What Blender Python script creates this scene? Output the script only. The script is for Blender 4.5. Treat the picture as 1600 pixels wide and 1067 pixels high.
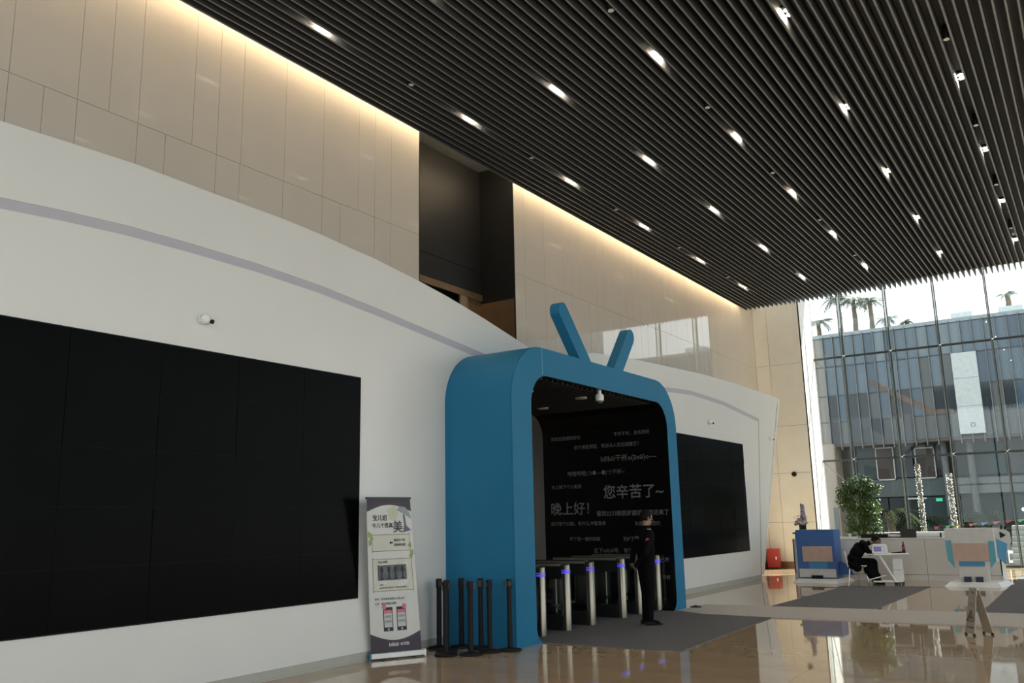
import bpy, bmesh, math, random
from mathutils import Matrix, Vector
random.seed(7)
for _o in list(bpy.data.objects): bpy.data.objects.remove(_o)
K = 1.0855            # everything below is laid out in survey units and brought to metres at the end
scene = bpy.context.scene
C = scene.collection

# ------------------------------------------------------------------ camera
cam_d = bpy.data.cameras.new('camera'); cam = bpy.data.objects.new('camera', cam_d); C.objects.link(cam)
cam_d.sensor_fit = 'HORIZONTAL'; cam_d.sensor_width = 36.0
cam_d.lens = 1370.64 / 1600 * 36.0
cam_d.clip_start = 0.05; cam_d.clip_end = 400
_R = ((0.83214247, 0.12841923, 0.53948811), (0.55414464, -0.15482197, -0.81789601), (-0.02150896, 0.97956044, -0.19999677))
_m = Matrix(_R).to_4x4(); _m.translation = (0, 0, 1.52 * K); cam.matrix_world = _m
scene.camera = cam

# ------------------------------------------------------------------ sky, sun, exposure
world = bpy.data.worlds.new('sky'); scene.world = world; world.use_nodes = True
_bg = world.node_tree.nodes['Background']
_bg.inputs[0].default_value = (0.985, 0.985, 1.0, 1); _bg.inputs[1].default_value = 1.5
sun_d = bpy.data.lights.new('sun', 'SUN'); sun_d.energy = 18.0; sun_d.angle = math.radians(0.8); sun_d.color = (1, 0.95, 0.86)
sun = bpy.data.objects.new('sun', sun_d); C.objects.link(sun)
sun.rotation_euler = Vector((0.46, 0.42, 0.78)).to_track_quat('Z', 'Y').to_euler()
vs = scene.view_settings
vs.view_transform = 'Standard'; vs.look = 'None'; vs.gamma = 1.0; vs.use_curve_mapping = False; vs.exposure = 0.62
try:
    scene.cycles.use_denoising = True
    scene.cycles.max_bounces = 10; scene.cycles.diffuse_bounces = 5; scene.cycles.glossy_bounces = 5
    scene.cycles.transparent_max_bounces = 24; scene.cycles.sample_clamp_indirect = 6.0
    scene.cycles.caustics_reflective = False; scene.cycles.caustics_refractive = False
except Exception: pass

# ------------------------------------------------------------------ materials
MATS = {}
def mat(name, col, rough=0.5, metal=0.0, spec=0.5, var=0.06, scale=6.0, bump=0.0, emit=None, estr=0.0, coat=0.0, rvar=0.0, stretch=None):
    if name in MATS: return MATS[name]
    m = bpy.data.materials.new(name); m.use_nodes = True; nt = m.node_tree; N = nt.nodes; L = nt.links
    b = N['Principled BSDF']
    b.inputs['Roughness'].default_value = rough; b.inputs['Metallic'].default_value = metal
    b.inputs['Specular IOR Level'].default_value = spec
    if coat: b.inputs['Coat Weight'].default_value = coat; b.inputs['Coat Roughness'].default_value = 0.05
    tc = N.new('ShaderNodeTexCoord'); mp = N.new('ShaderNodeMapping'); nz = N.new('ShaderNodeTexNoise')
    nz.inputs['Scale'].default_value = scale; nz.inputs['Detail'].default_value = 5
    if stretch: mp.inputs['Scale'].default_value = stretch
    L.new(tc.outputs['Object'], mp.inputs[0]); L.new(mp.outputs[0], nz.inputs[0])
    rp = N.new('ShaderNodeValToRGB'); e = rp.color_ramp.elements
    e[0].position = 0.3; e[1].position = 0.7
    e[0].color = tuple(max(0, c * (1 - var)) for c in col) + (1,); e[1].color = tuple(min(1, c * (1 + var)) for c in col) + (1,)
    L.new(nz.outputs[0], rp.inputs[0]); L.new(rp.outputs[0], b.inputs['Base Color'])
    if rvar:
        mr = N.new('ShaderNodeMapRange'); mr.inputs[3].default_value = max(0, rough - rvar); mr.inputs[4].default_value = rough + rvar
        L.new(nz.outputs[0], mr.inputs[0]); L.new(mr.outputs[0], b.inputs['Roughness'])
    if bump:
        bp = N.new('ShaderNodeBump'); bp.inputs['Strength'].default_value = bump; bp.inputs['Distance'].default_value = 0.01
        L.new(nz.outputs[0], bp.inputs['Height']); L.new(bp.outputs[0], b.inputs['Normal'])
    if emit:
        b.inputs['Emission Color'].default_value = emit + (1,); b.inputs['Emission Strength'].default_value = estr
    MATS[name] = m; return m
def glass_mat(name, tint, refl=0.12, rough=0.0):
    m = bpy.data.materials.new(name); m.use_nodes = True; nt = m.node_tree; N = nt.nodes; L = nt.links
    N.remove(N['Principled BSDF']); out = N['Material Output']
    t = N.new('ShaderNodeBsdfTransparent'); t.inputs[0].default_value = tint + (1,)
    g = N.new('ShaderNodeBsdfGlossy'); g.inputs['Roughness'].default_value = rough
    lw = N.new('ShaderNodeFresnel'); ge = N.new('ShaderNodeNewGeometry'); mi = N.new('ShaderNodeMapRange')
    mi.inputs[3].default_value = 1.45; mi.inputs[4].default_value = 1 / 1.45; L.new(ge.outputs['Backfacing'], mi.inputs[0]); L.new(mi.outputs[0], lw.inputs[0])
    mx = N.new('ShaderNodeMixShader'); L.new(lw.outputs[0], mx.inputs[0]); L.new(t.outputs[0], mx.inputs[1]); L.new(g.outputs[0], mx.inputs[2])
    if refl == 0:
        L.new(mx.outputs[0], out.inputs[0]); MATS[name] = m; return m
    d = N.new('ShaderNodeBsdfDiffuse'); d.inputs[0].default_value = (.8, .85, .86, 1)
    m2 = N.new('ShaderNodeMixShader'); nz = N.new('ShaderNodeTexNoise'); nz.inputs['Scale'].default_value = 1.3; nz.inputs['Detail'].default_value = 6
    tc = N.new('ShaderNodeTexCoord'); L.new(tc.outputs['Object'], nz.inputs[0])
    mr = N.new('ShaderNodeMapRange'); mr.inputs[1].default_value = .35; mr.inputs[2].default_value = .8; mr.inputs[3].default_value = refl * .5; mr.inputs[4].default_value = refl * 1.5
    L.new(nz.outputs[0], mr.inputs[0]); L.new(mr.outputs[0], m2.inputs[0]); L.new(mx.outputs[0], m2.inputs[1]); L.new(d.outputs[0], m2.inputs[2])
    L.new(m2.outputs[0], out.inputs[0]); MATS[name] = m; return m

M_beige = mat('beige_panel', (0.60, 0.54, 0.475), 0.012, spec=.95, var=0.02, scale=2.0)
M_beige_end = mat('beige_stone_panel', (0.84, 0.80, 0.72), 0.35, var=0.03, scale=2.0)
M_gapdark = mat('joint_dark', (0.10, 0.09, 0.08), 0.8)
M_white = mat('white_paint', (0.72, 0.715, 0.70), 0.32, var=0.015, scale=1.2, bump=0.02)
M_lav = mat('lavender_channel', (0.47, 0.46, 0.52), 0.45, var=0.02)
M_skirt = mat('grey_skirting', (0.42, 0.42, 0.38), 0.4, var=0.04)
M_tile = mat('polished_tile', (0.40, 0.29, 0.185), 0.03, spec=0.5, var=0.10, scale=1.6, rvar=0.01)
M_grout = mat('tile_joint', (0.30, 0.25, 0.19), 0.5)
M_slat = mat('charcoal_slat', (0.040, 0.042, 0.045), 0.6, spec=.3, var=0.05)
M_slatbounce = mat('slat_bounce_grey', (0.170, 0.178, 0.188), 0.5, var=0.05)  # lighter grey than the sides, bounce light from the floor put into colour
M_deck = mat('charcoal_deck', (0.125, 0.131, 0.14), 0.75)
M_black = mat('black_metal', (0.012, 0.012, 0.013), 0.45)
M_blackm = mat('matte_black', (0.007, 0.007, 0.008), 0.6, spec=0.25)
M_screen = mat('screen_glass', (0.0018, 0.0018, 0.002), 0.22, spec=0.032, var=0.15, scale=3)
M_seam = mat('screen_bezel', (0.02, 0.02, 0.021), 0.35)
M_blue = mat('blue_paint', (0.022, 0.165, 0.31), 0.4, spec=.12, var=0.04, scale=1.5, bump=0.015)
M_tunnel = mat('black_gloss_board', (0.004, 0.004, 0.004), 0.22, spec=0.3)
M_letter = mat('grey_lettering', (0.17, 0.17, 0.17), 0.6)
M_steel = mat('brushed_steel', (0.30, 0.27, 0.22), 0.32, metal=.95, var=0.06, scale=30, stretch=(1, 1, 0.02))
M_chrome = mat('chrome', (0.72, 0.72, 0.72), 0.12, metal=1.0)
M_bled = mat('blue_led', (0.1, 0.1, 0.8), 0.4, emit=(0.10, 0.08, 1.0), estr=.34)
M_carpet = mat('grey_carpet', (0.125, 0.122, 0.125), 0.95, spec=0.1, var=0.25, scale=60, bump=0.4)
M_carpet2 = mat('light_grey_carpet', (0.44, 0.405, 0.37), 0.95, spec=0.1, var=0.2, scale=60, bump=0.4)
M_bronze = mat('bronze_metal', (0.30, 0.19, 0.10), 0.38, metal=0.75, var=0.08)
M_niche = mat('niche_black', (0.011, 0.011, 0.0115), 0.5, spec=.3, var=0.1)
M_lamp = mat('lamp_face', (1, .95, .85), 0.4, emit=(1.0, 0.86, 0.66), estr=260)
M_cove = mat('cove_led', (1, .9, .7), 0.4, emit=(1.0, 0.76, 0.46), estr=40)
M_lens = mat('frosted_lens', (0.6, 0.6, 0.58), 0.4)
M_glass = glass_mat('clear_glass', (0.91, 0.955, 0.955), 0)
M_finglass = glass_mat('glass_fin', (0.80, 0.87, 0.86), 0)
M_finedge = mat('fin_edge_steel', (.15, .16, .16), .4, metal=.3)
M_gate = glass_mat('gate_glass', (0.75, 0.78, 0.78), 0)
M_dark = mat('dark_steel', (0.055, 0.065, 0.065), 0.4, metal=0.4)
M_desk = mat('desk_white', (0.66, 0.645, 0.62), 0.3, var=0.015)
M_plast = mat('white_plastic', (0.78, 0.78, 0.77), 0.35, var=0.02)
M_skin = mat('skin', (0.27, 0.155, 0.105), 0.55, var=0.06, scale=20)
M_cloth = mat('black_uniform', (0.0045, 0.0045, 0.005), 0.9, spec=0.08, var=0.2, scale=40, bump=0.2)
M_hair = mat('black_hair', (0.006, 0.005, 0.005), 0.7, spec=.15, var=0.3, scale=80, bump=0.5)
M_shoe = mat('polished_black_leather', (0.01, 0.01, 0.01), 0.12)
M_red = mat('red_paint', (0.42, 0.035, 0.03), 0.4)
M_leaf = mat('leaf_green', (0.055, 0.115, 0.018), 0.45, var=0.45, scale=3)
M_trunk = mat('bark', (0.14, 0.11, 0.075), 0.9, var=0.3, scale=25, bump=0.5)
M_pot = mat('pot_dark', (0.03, 0.03, 0.03), 0.4)

# ------------------------------------------------------------------ mesh helpers
class MB:
    def __init__(s): s.v = []; s.f = []; s.smooth = False
    def box(s, x0, x1, y0, y1, z0, z1):
        n = len(s.v); s.v += [(x0,y0,z0),(x1,y0,z0),(x1,y1,z0),(x0,y1,z0),(x0,y0,z1),(x1,y0,z1),(x1,y1,z1),(x0,y1,z1)]
        s.f += [tuple(n + i for i in q) for q in ((0,3,2,1),(4,5,6,7),(0,1,5,4),(1,2,6,5),(2,3,7,6),(3,0,4,7))]; return s
    def hexa(s, pts):
        n = len(s.v); s.v += [tuple(p) for p in pts]
        s.f += [tuple(n + i for i in q) for q in ((0,3,2,1),(4,5,6,7),(0,1,5,4),(1,2,6,5),(2,3,7,6),(3,0,4,7))]; return s
    def prism(s, poly, a, b, axis='x'):
        n = len(s.v); k = len(poly)
        def P(p, t):
            return {'x': (t, p[0], p[1]), 'y': (p[0], t, p[1]), 'z': (p[0], p[1], t)}[axis]
        s.v += [P(p, a) for p in poly] + [P(p, b) for p in poly]
        s.f.append(tuple(n + i for i in range(k))[::-1]); s.f.append(tuple(n + k + i for i in range(k)))
        for i in range(k): j = (i + 1) % k; s.f.append((n + i, n + j, n + k + j, n + k + i))
        return s
    def tube(s, pts, r, seg=8, caps=True):
        pts = [Vector(p) for p in pts]; rs = r if isinstance(r, (list, tuple)) else [r] * len(pts)
        n = len(s.v); up = None
        for i, p in enumerate(pts):
            d = (pts[min(i + 1, len(pts) - 1)] - pts[max(i - 1, 0)]).normalized()
            if up is None: up = Vector((0, 0, 1)) if abs(d.z) < 0.9 else Vector((1, 0, 0))
            a = d.cross(up).normalized(); b2 = a.cross(d).normalized(); up = b2
            for k in range(seg):
                t = 2 * math.pi * k / seg; s.v.append(tuple(p + (a * math.cos(t) + b2 * math.sin(t)) * rs[i]))
        for i in range(len(pts) - 1):
            for k in range(seg):
                j = (k + 1) % seg; s.f.append((n + i*seg + k, n + i*seg + j, n + (i+1)*seg + j, n + (i+1)*seg + k))
        if caps:
            s.f.append(tuple(n + k for k in range(seg))[::-1]); s.f.append(tuple(n + (len(pts)-1)*seg + k for k in range(seg)))
        s.smooth = True; return s
    def lathe(s, prof, c=(0,0,0), seg=20, sx=1.0, sy=1.0):
        n = len(s.v)
        for r, z in prof:
            for k in range(seg):
                t = 2*math.pi*k/seg; s.v.append((c[0] + sx*r*math.cos(t), c[1] + sy*r*math.sin(t), c[2] + z))
        for i in range(len(prof)-1):
            for k in range(seg):
                j = (k+1) % seg; s.f.append((n+i*seg+k, n+i*seg+j, n+(i+1)*seg+j, n+(i+1)*seg+k))
        s.f.append(tuple(n+k for k in range(seg))[::-1]); s.f.append(tuple(n+(len(prof)-1)*seg+k for k in range(seg)))
        s.smooth = True; return s
    def ball(s, c, rx, ry=None, rz=None, seg=12, rings=8):
        ry = ry or rx; rz = rz or rx; n0 = len(s.v)
        prof = [(math.sin(math.pi*i/rings), -math.cos(math.pi*i/rings)) for i in range(1, rings)]
        s.lathe([(r, z) for r, z in prof], (0,0,0), seg)
        for i in range(n0, len(s.v)):
            v = s.v[i]; s.v[i] = (c[0]+v[0]*rx, c[1]+v[1]*ry, c[2]+v[2]*rz)
        return s
    def quad(s, a, b, c, d):
        n = len(s.v); s.v += [tuple(a), tuple(b), tuple(c), tuple(d)]; s.f.append((n, n+1, n+2, n+3)); return s
    def mesh(s, name):
        me = bpy.data.meshes.new(name); me.from_pydata(s.v, [], s.f); me.validate(); 
        bm = bmesh.new(); bm.from_mesh(me); bmesh.ops.recalc_face_normals(bm, faces=bm.faces); bm.to_mesh(me); bm.free()
        if s.smooth:
            for p in me.polygons: p.use_smooth = True
            try: me.set_sharp_from_angle(angle=math.radians(38))
            except Exception: pass
        return me
def obj(name, mb, m, parent=None, loc=None, bevel=0.0):
    me = mb if isinstance(mb, bpy.types.Mesh) else mb.mesh(name)
    if m is not None and not me.materials: me.materials.append(m)
    o = bpy.data.objects.new(name, me); C.objects.link(o)
    if parent: o.parent = parent
    if loc: o.location = loc
    if bevel:
        bm = bmesh.new(); bm.from_mesh(me)
        bmesh.ops.bevel(bm, geom=[e for e in bm.edges if e.is_manifold and e.calc_face_angle(0) > 0.6], offset=bevel, segments=2, affect='EDGES', profile=0.5)
        bm.to_mesh(me); bm.free()
    return o
def inst(o, loc, parent=None, rotz=None):
    c = o.copy(); C.objects.link(c); c.location = loc; c.parent = parent if parent else o.parent
    if rotz is not None: c.rotation_euler = (0, 0, rotz)
    return c
def empty(name, loc=(0,0,0), rotz=0.0):
    o = bpy.data.objects.new(name, None); C.objects.link(o); o.location = loc; o.rotation_euler = (0,0,rotz); o.empty_display_size = 0.2; return o
def tag(o, label=None, cat=None, group=None, kind=None):
    if label: o['label'] = label
    if cat: o['category'] = cat
    if group: o['group'] = group
    if kind: o['kind'] = kind
    return o
def copy_tree(o, parent=None):
    c = o.copy(); C.objects.link(c); c.parent = parent
    for ch in o.children: copy_tree(ch, c)
    return c
def text_mesh(s, width=None, height=None, bold=0.0, name='lettering', align='LEFT'):
    """glyphs as a flat mesh in the XY plane, left/bottom at origin; scaled to the wanted width or height"""
    cu = bpy.data.curves.new(name, 'FONT'); cu.body = s; cu.size = 1.0; cu.offset = bold; cu.fill_mode = 'FRONT'; cu.resolution_u = 2
    t = bpy.data.objects.new(name, cu); C.objects.link(t)
    dg = bpy.context.evaluated_depsgraph_get(); dg.update()
    me = bpy.data.meshes.new_from_object(t.evaluated_get(dg))
    bpy.data.objects.remove(t); bpy.data.curves.remove(cu)
    if not len(me.vertices): return me
    xs = [v.co.x for v in me.vertices]; ys = [v.co.y for v in me.vertices]
    x0, x1, y0, y1 = min(xs), max(xs), min(ys), max(ys)
    sx = width / (x1 - x0) if width else height / (y1 - y0)
    sy = height / (y1 - y0) if height else sx
    for v in me.vertices: v.co = ((v.co.x - x0) * sx, (v.co.y - y0) * sy, 0)
    me.materials.clear()
    return me
def thin_text_xz(s, x0, x1, zc, y, m, parent, bold=0.012, height=None):
    me = text_mesh(s, width=x1 - x0, height=height, bold=bold)
    ys = [v.co.y for v in me.vertices] or [0]
    h = max(ys)
    for v in me.vertices: v.co = (x0 + v.co.x, y, zc - h / 2 + v.co.y)
    return obj('lettering', me, m, parent)
def rrect(y0, y1, z0, z1, r, n=10, rb=0.0):
    """open-bottom rounded outline from bottom left up, over and down to bottom right"""
    pts = []
    if rb:
        for i in range(n + 1):
            t = math.pi * 1.5 - (math.pi / 2) * i / n; pts.append((y0 + rb + rb * math.cos(t), z0 + rb + rb * math.sin(t)))
    else: pts.append((y0, z0))
    for i in range(n + 1):
        t = math.pi - (math.pi / 2) * i / n; pts.append((y0 + r + r * math.cos(t), z1 - r + r * math.sin(t)))
    for i in range(n + 1):
        t = math.pi / 2 - (math.pi / 2) * i / n; pts.append((y1 - r + r * math.cos(t), z1 - r + r * math.sin(t)))
    if rb:
        for i in range(n + 1):
            t = 0 - (math.pi / 2) * i / n; pts.append((y1 - rb + rb * math.cos(t), z0 + rb + rb * math.sin(t)))
    else: pts.append((y1, z0))
    return pts
def lerp_prof(prof, y):
    for (a, za), (b, zb) in zip(prof, prof[1:]):
        if a <= y <= b: return za + (zb - za) * (y - a) / (b - a)
    return prof[0][1] if y < prof[0][0] else prof[-1][1]
ORD = ['first','second','third','fourth','fifth','sixth','seventh','eighth','ninth','tenth']

XL, YE, YG, ZC = -8.4, 26.3, 27.6, 7.5      # left wall, end wall, glass wall, underside of slats
XR, YB = 7.0, -4.0
# ================================================================== FLOOR
floor = obj('floor', MB().box(-13.0, XR + .3, YB, YG + .15, -0.12, -0.0012), M_grout); tag(floor, kind='structure')
TS = 0.735
tile_me = MB().box(0, TS - .0018, 0, TS - .0018, -0.01, 0).mesh('tile'); tile_me.materials.append(M_tile)
tx0, ty0 = -1.93 - TS * 12, 9.95 - TS * 18
cand = []; rest = MB()
nx = int((XR + .2 - tx0) / TS); ny = int((YG - ty0) / TS) + 1
for i in range(nx):
    for j in range(ny):
        x, y = tx0 + i * TS, ty0 + j * TS
        if y > YG - .1 or y < YB: continue
        # inside the camera's view of the floor?
        cx, cy = x + TS/2, y + TS/2
        d = Vector((cx, cy, -1.52)); q = Matrix(_R).transposed() @ d
        vis = q.z < -1 and abs(q.x / -q.z) < 0.62 and q.y / -q.z > -0.43 and cx > -7.4
        cand.append((0 if vis else 1, -q.z if vis else 0, x, y))
cand.sort()
for k, (nv, _, x, y) in enumerate(cand):
    y1 = min(y + TS - .0018, YG)
    if nv == 0 and k < 290:
        t = bpy.data.objects.new('tile', tile_me); C.objects.link(t); t.parent = floor; t.location = (x, y, 0)
    else: rest.box(x, x + TS - .0018, y, y1, -0.01, 0)
tag(obj('tiling', rest, M_tile, floor), kind='stuff')

# ================================================================== CEILING
ceiling = obj('ceiling', MB().box(-8.165, XR + .2, YB, 25.1, ZC + .20, ZC + .32), M_deck); tag(ceiling, kind='structure')
slat_me = MB().box(-.0125, .0125, YB + .02, 25.12, ZC, ZC + .205).mesh('slat'); slat_me.materials.append(M_slat); slat_me.materials.append(M_slatbounce)
for _p in slat_me.polygons: _p.material_index = 1 if _p.normal.z < -.5 else 0  # downward faces get the lighter tone that stands in for floor bounce
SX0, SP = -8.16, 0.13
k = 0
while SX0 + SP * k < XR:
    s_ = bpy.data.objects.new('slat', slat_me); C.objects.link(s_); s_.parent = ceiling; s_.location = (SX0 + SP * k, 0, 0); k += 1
obj('cove_cover', MB().box(-9.6, -8.10, YB, 25.1, 8.05, 8.15), M_deck, ceiling)
obj('bulkhead', MB().box(-8.6, XR + .2, 25.1, 25.2, ZC + .20, 9.3).box(-8.6, XR + .2, 25.1, YG + .3, 9.3, 9.45), M_beige_end, ceiling)
# ---- cove light strip along the left wall
cove = obj('cove_light', MB().box(-8.225, -8.195, YB, 25.0, ZC + .33, ZC + .36), M_cove)
tag(cove, 'warm linear light strip hidden between the left wall and the slat ceiling', 'light strip')
obj('mounting_rail', MB().box(-8.195, -8.17, YB, 25.0, ZC + .19, ZC + .5), M_deck, cove)

# ---- downlights and small ceiling devices
def downlight(x, y, label):
    r = empty('recessed_downlight', (x, y, ZC + .2)); tag(r, label, 'downlight', 'twin recessed downlights in the slat ceiling')
    if not hasattr(downlight, 'h'):
        downlight.h = MB().box(-.047, .047, -.13, .13, -.035, -.001).mesh('housing'); downlight.h.materials.append(M_black)
        downlight.r = MB().lathe([(.042, -.045), (.046, -.045), (.046, -.034), (.042, -.034)], seg=16).mesh('ring'); downlight.r.materials.append(M_black)
        downlight.l = MB().lathe([(.039, -.048), (.040, -.036)], seg=16).mesh('lamp_face'); downlight.l.materials.append(M_lamp)
    obj('housing', downlight.h, None, r)
    for s in (-.06, .06):
        obj('lamp_ring', downlight.r, None, r, (0, s, 0)); obj('lamp_face', downlight.l, None, r, (0, s, 0))
cols = [(-7.315, 'row nearest the left wall'), (-5.755, 'second row from the left wall'), (-4.195, 'third row from the left wall'), (-2.505, 'fourth row from the left wall'), (-0.945, 'fifth row from the left wall'),
        (0.745, 'sixth row from the left wall'), (2.305, 'seventh row from the left wall'), (3.865, 'eighth row from the left wall'), (5.425, 'ninth row from the left wall')]
for x, rn in cols:
    for j in range(-3, 6):
        y = 7.09 + 3.13 * j
        if y < YB + .4: continue
        downlight(x, y, f'twin recessed downlight, {ORD[5 - j]} from the window in the {rn}')
def device(x, y, label):
    r = empty('ceiling_speaker', (x, y, ZC + .2)); tag(r, label, 'ceiling device', 'small cylindrical ceiling devices')
    obj('body', MB().lathe([(.036, -.19), (.04, -.18), (.04, 0)], seg=16), M_blackm, r)
    obj('face', MB().lathe([(.037, -.197), (.037, -.190)], seg=16), M_lens, r)
for x, rn in ((-7.315, 'near the left wall'), (-4.195, 'over the lobby middle'), (-0.945, 'in the rightmost row')):
    for j in range(0, 5):
        device(x, 8.68 + 3.13 * j, f'small ceiling cylinder {rn}, {ORD[4 - j]} from the window')

# ================================================================== LEFT BEIGE WALL (panelled, with dark recess)
NY0, NY1 = 10.17, 12.87
wl = obj('wall_left', MB().box(XL - .25, XL - .03, YB, 9.55, 0, 8.1).box(XL - .25, XL - .03, 9.55, NY0 - .01, 3.7, 8.1).box(XL - .25, XL - .03, NY1 + .01, 14.4, 3.7, 8.1).box(XL - .25, XL - .03, 14.4, YE + .05, 0, 8.1)
         .box(XL - .25, XL - .03, NY0, NY1, 3.7, 4.05), M_gapdark); tag(wl, kind='structure')
def panels(parent, joints, z0, z1, x, m):
    for a, b in zip(joints, joints[1:]):
        obj('panel', MB().box(x - .03, x, a + .0025, b - .0025, z0 + .0025, z1 - .0025), m, parent)
def jset(start, steps, end, sgn=1):
    r = [start]; i = 0
    while r[-1] < end - .3: r.append(min(r[-1] + steps[i % len(steps)] * .352, end)); i += 1
    r[-1] = end; return r
lowA = [YB, -2.2, -.9, .5, 1.4, 2.5, 3.18, 3.89, 4.24, 4.59, 5.29, 5.64, 6.34, 6.69, 7.39, 8.09, 8.44, 9.14, 9.49, NY0]
upA = [YB, -2.2, -1.0, .1, 1.4, 2.1, 3.18, 3.89, 4.59, 4.94, 5.29, 5.99, 6.34, 6.70, 7.40, 8.09, 8.79, 9.14, 9.50, NY0]
lowB = jset(NY1, [1, 2, 1, 2, 2, 1, 2, 1, 1, 2], YE); upB = jset(NY1, [1, 2, 2, 1, 1, 2, 1, 2, 1, 1], YE)
panels(wl, upA, 5.93, 8.05, XL, M_beige); panels(wl, lowA, 4.11, 5.93, XL, M_beige)
panels(wl, upB, 5.93, 8.05, XL, M_beige); panels(wl, lowB, 4.11, 5.93, XL, M_beige)
panels(wl, [14.9, 17, 19, 21, 22.5, 23.9, 25.0, YE], 2.72, 4.11, XL, M_beige); panels(wl, [14.9, 17, 19, 21, 22.5, 23.9, 25.0, YE], 1.3, 2.72, XL, M_beige)
panels(wl, [14.9, 17, 19, 21, 22.5, 23.9, 25.0, YE], .18, 1.3, XL, M_beige)
obj('skirting', MB().box(XL - .03, XL + .01, 14.9, YE, 0, .18), M_bronze, wl)
# ---- recess behind the upper wall: black lining, bronze lift-lobby front below
rc = obj('wall_recess', MB().box(-9.35, -9.17, NY0 - 1.5, NY1 + .1, 5.62, 8.1), M_niche); tag(rc, kind='structure')
obj('side_lining', MB().box(-9.2, XL + .002, NY1 - .003, NY1 + .012, 4.05, 8.06), M_niche, rc)
obj('side_lining', MB().box(-9.2, XL + .002, NY0 - .012, NY0 + .003, 4.05, 8.06), M_niche, rc)
obj('ledge', MB().box(-9.2, XL, NY0, NY1, 3.95, 4.05), M_bronze, rc)
obj('panel', MB().box(-9.17, -9.155, NY0, NY1, 6.06, 8.04), M_niche, rc); obj('panel', MB().box(-9.17, -9.155, NY0, NY1, 5.62, 6.04), M_niche, rc)
obj('side_facing', MB().box(-9.16, XL - .02, NY1 - .02, NY1 - .004, 4.05, 5.45), M_bronze, rc)
obj('door_head', MB().box(-9.17, -9.12, NY0, NY1, 5.50, 5.62), M_bronze, rc)
obj('door_post', MB().box(-9.17, -9.13, 12.2, 12.42, 4.05, 5.50), mat('bronze_light', (.36, .27, .18), .4, metal=.5), rc)
obj('door_leaf', MB().box(-9.19, -9.16, 12.42, NY1, 4.05, 5.50), M_bronze, rc)
obj('opening', MB().box(-9.60, -9.36, NY0 - 2.5, 13.6, 3.6, 5.70), M_blackm, rc)

# ================================================================== END WALL AND GLASS WALL
we = obj('wall_end', MB().box(XL - .25, -7.0, YE + .02, YG + .2, 0, 9.4), M_gapdark); tag(we, kind='structure')
for a, b in ((XL, -7.97), (-7.97, -6.98)):
    for z0, z1 in ((.18, 1.3), (1.3, 2.72), (2.72, 4.11), (4.11, 5.96), (5.96, 9.35)):
        obj('panel', MB().box(a + .004, b - .004 if b < -7 else b, YE, YE + .03, z0 + .004, z1 - .004), M_beige_end, we)
obj('skirting', MB().box(XL, -6.98, YE - .012, YE + .02, 0, .18), M_bronze, we)
for z0, z1 in ((0, 3.08), (3.08, 6.2), (6.2, 9.35)):
    obj('reveal_panel', MB().box(-7.01, -6.98, YE, YG - .01, z0 + .004, z1 - .004), M_white, we)
wr = obj('wall_right', MB().box(XR, XR + .3, YB, YG + .2, ZC + .3, 9.4).box(XR, XR + .25, YB, YG + .2, -.1, .25), M_white); tag(wr, kind='structure')
wb = obj('wall_rear', MB().box(-13, XR + .3, YB - .25, YB, ZC + .3, 9.4).box(-13, -7.4, YB - .25, YB, -.1, ZC + .3), M_white); tag(wb, kind='structure')
MUL = [-6.07 + 1.337 * i for i in range(10)]
xs = [-6.98] + MUL + [XR]
w1 = obj('window_1', MB().box(-6.98, XR, YG - .06, YG + .08, 0, .06), M_dark); tag(w1, kind='structure')
ZR = [0.06, 3.08, 6.2, 9.3]
for a, b in zip(xs, xs[1:]):
    for z0, z1 in zip(ZR, ZR[1:]):
        obj('pane', MB().box(a + .008, b - .008, YG, YG + .016, z0 + .008, z1 - .008), M_glass, w1)
for i, x in enumerate(MUL):
    f = obj('glass_fin', MB().box(x - .012, x + .012, YG - .34, YG - .03, .05, 9.3), M_finglass, w1)
    obj('fin_edge', MB().box(x - .015, x + .015, YG - .355, YG - .335, .05, 9.3), M_finedge, f)
    obj('fin_edge', MB().box(x - .024, x + .024, YG - .035, YG + .022, .05, 9.3), M_dark, f)
    for z in (3.08, 6.2):
        sp = MB()
        for sx in (-1, 1):
            for sz in (-1, 1): sp.tube([(x, YG - .09, z), (x + sx * .07, YG - .03, z + sz * .055)], .009, 6)
        sp.ball((x, YG - .09, z), .026, seg=8, rings=6)
        obj('spider_fitting', sp, mat('fitting_steel', (.34, .35, .35), .45, metal=.5), w1)
for z in (3.08, 6.2):
    obj('transom', MB().box(-6.98, XR, YG - .055, YG - .01, z - .03, z + .03), M_dark, w1)
    obj('tie_rod', MB().tube([(-6.98, YG - .02, z), (-6.98, YE + .25, z - .85)], .009, 6), M_dark, w1)
    obj('tie_rod', MB().tube([(-6.97, YG - .02, z), (-6.07, YG - .30, z - .9)], .009, 6), M_dark, w1)
# glazed right-hand side of the lobby (out of frame)
w2 = obj('window_2', MB().box(XR, XR + .12, YB, YG, 3.0, 3.08).box(XR, XR + .12, YB, YG, 6.2, 6.28), M_dark); tag(w2, kind='structure')
for i in range(9):
    y = YB + (YG - YB) * i / 8
    obj('mullion', MB().box(XR, XR + .15, y - .04, y + .04, .2, ZC + .3), M_dark, w2)
    if i < 8: obj('pane', MB().box(XR + .05, XR + .066, y + .04, y + (YG - YB) / 8 - .04, .25, ZC + .3), M_glass, w2)

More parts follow.
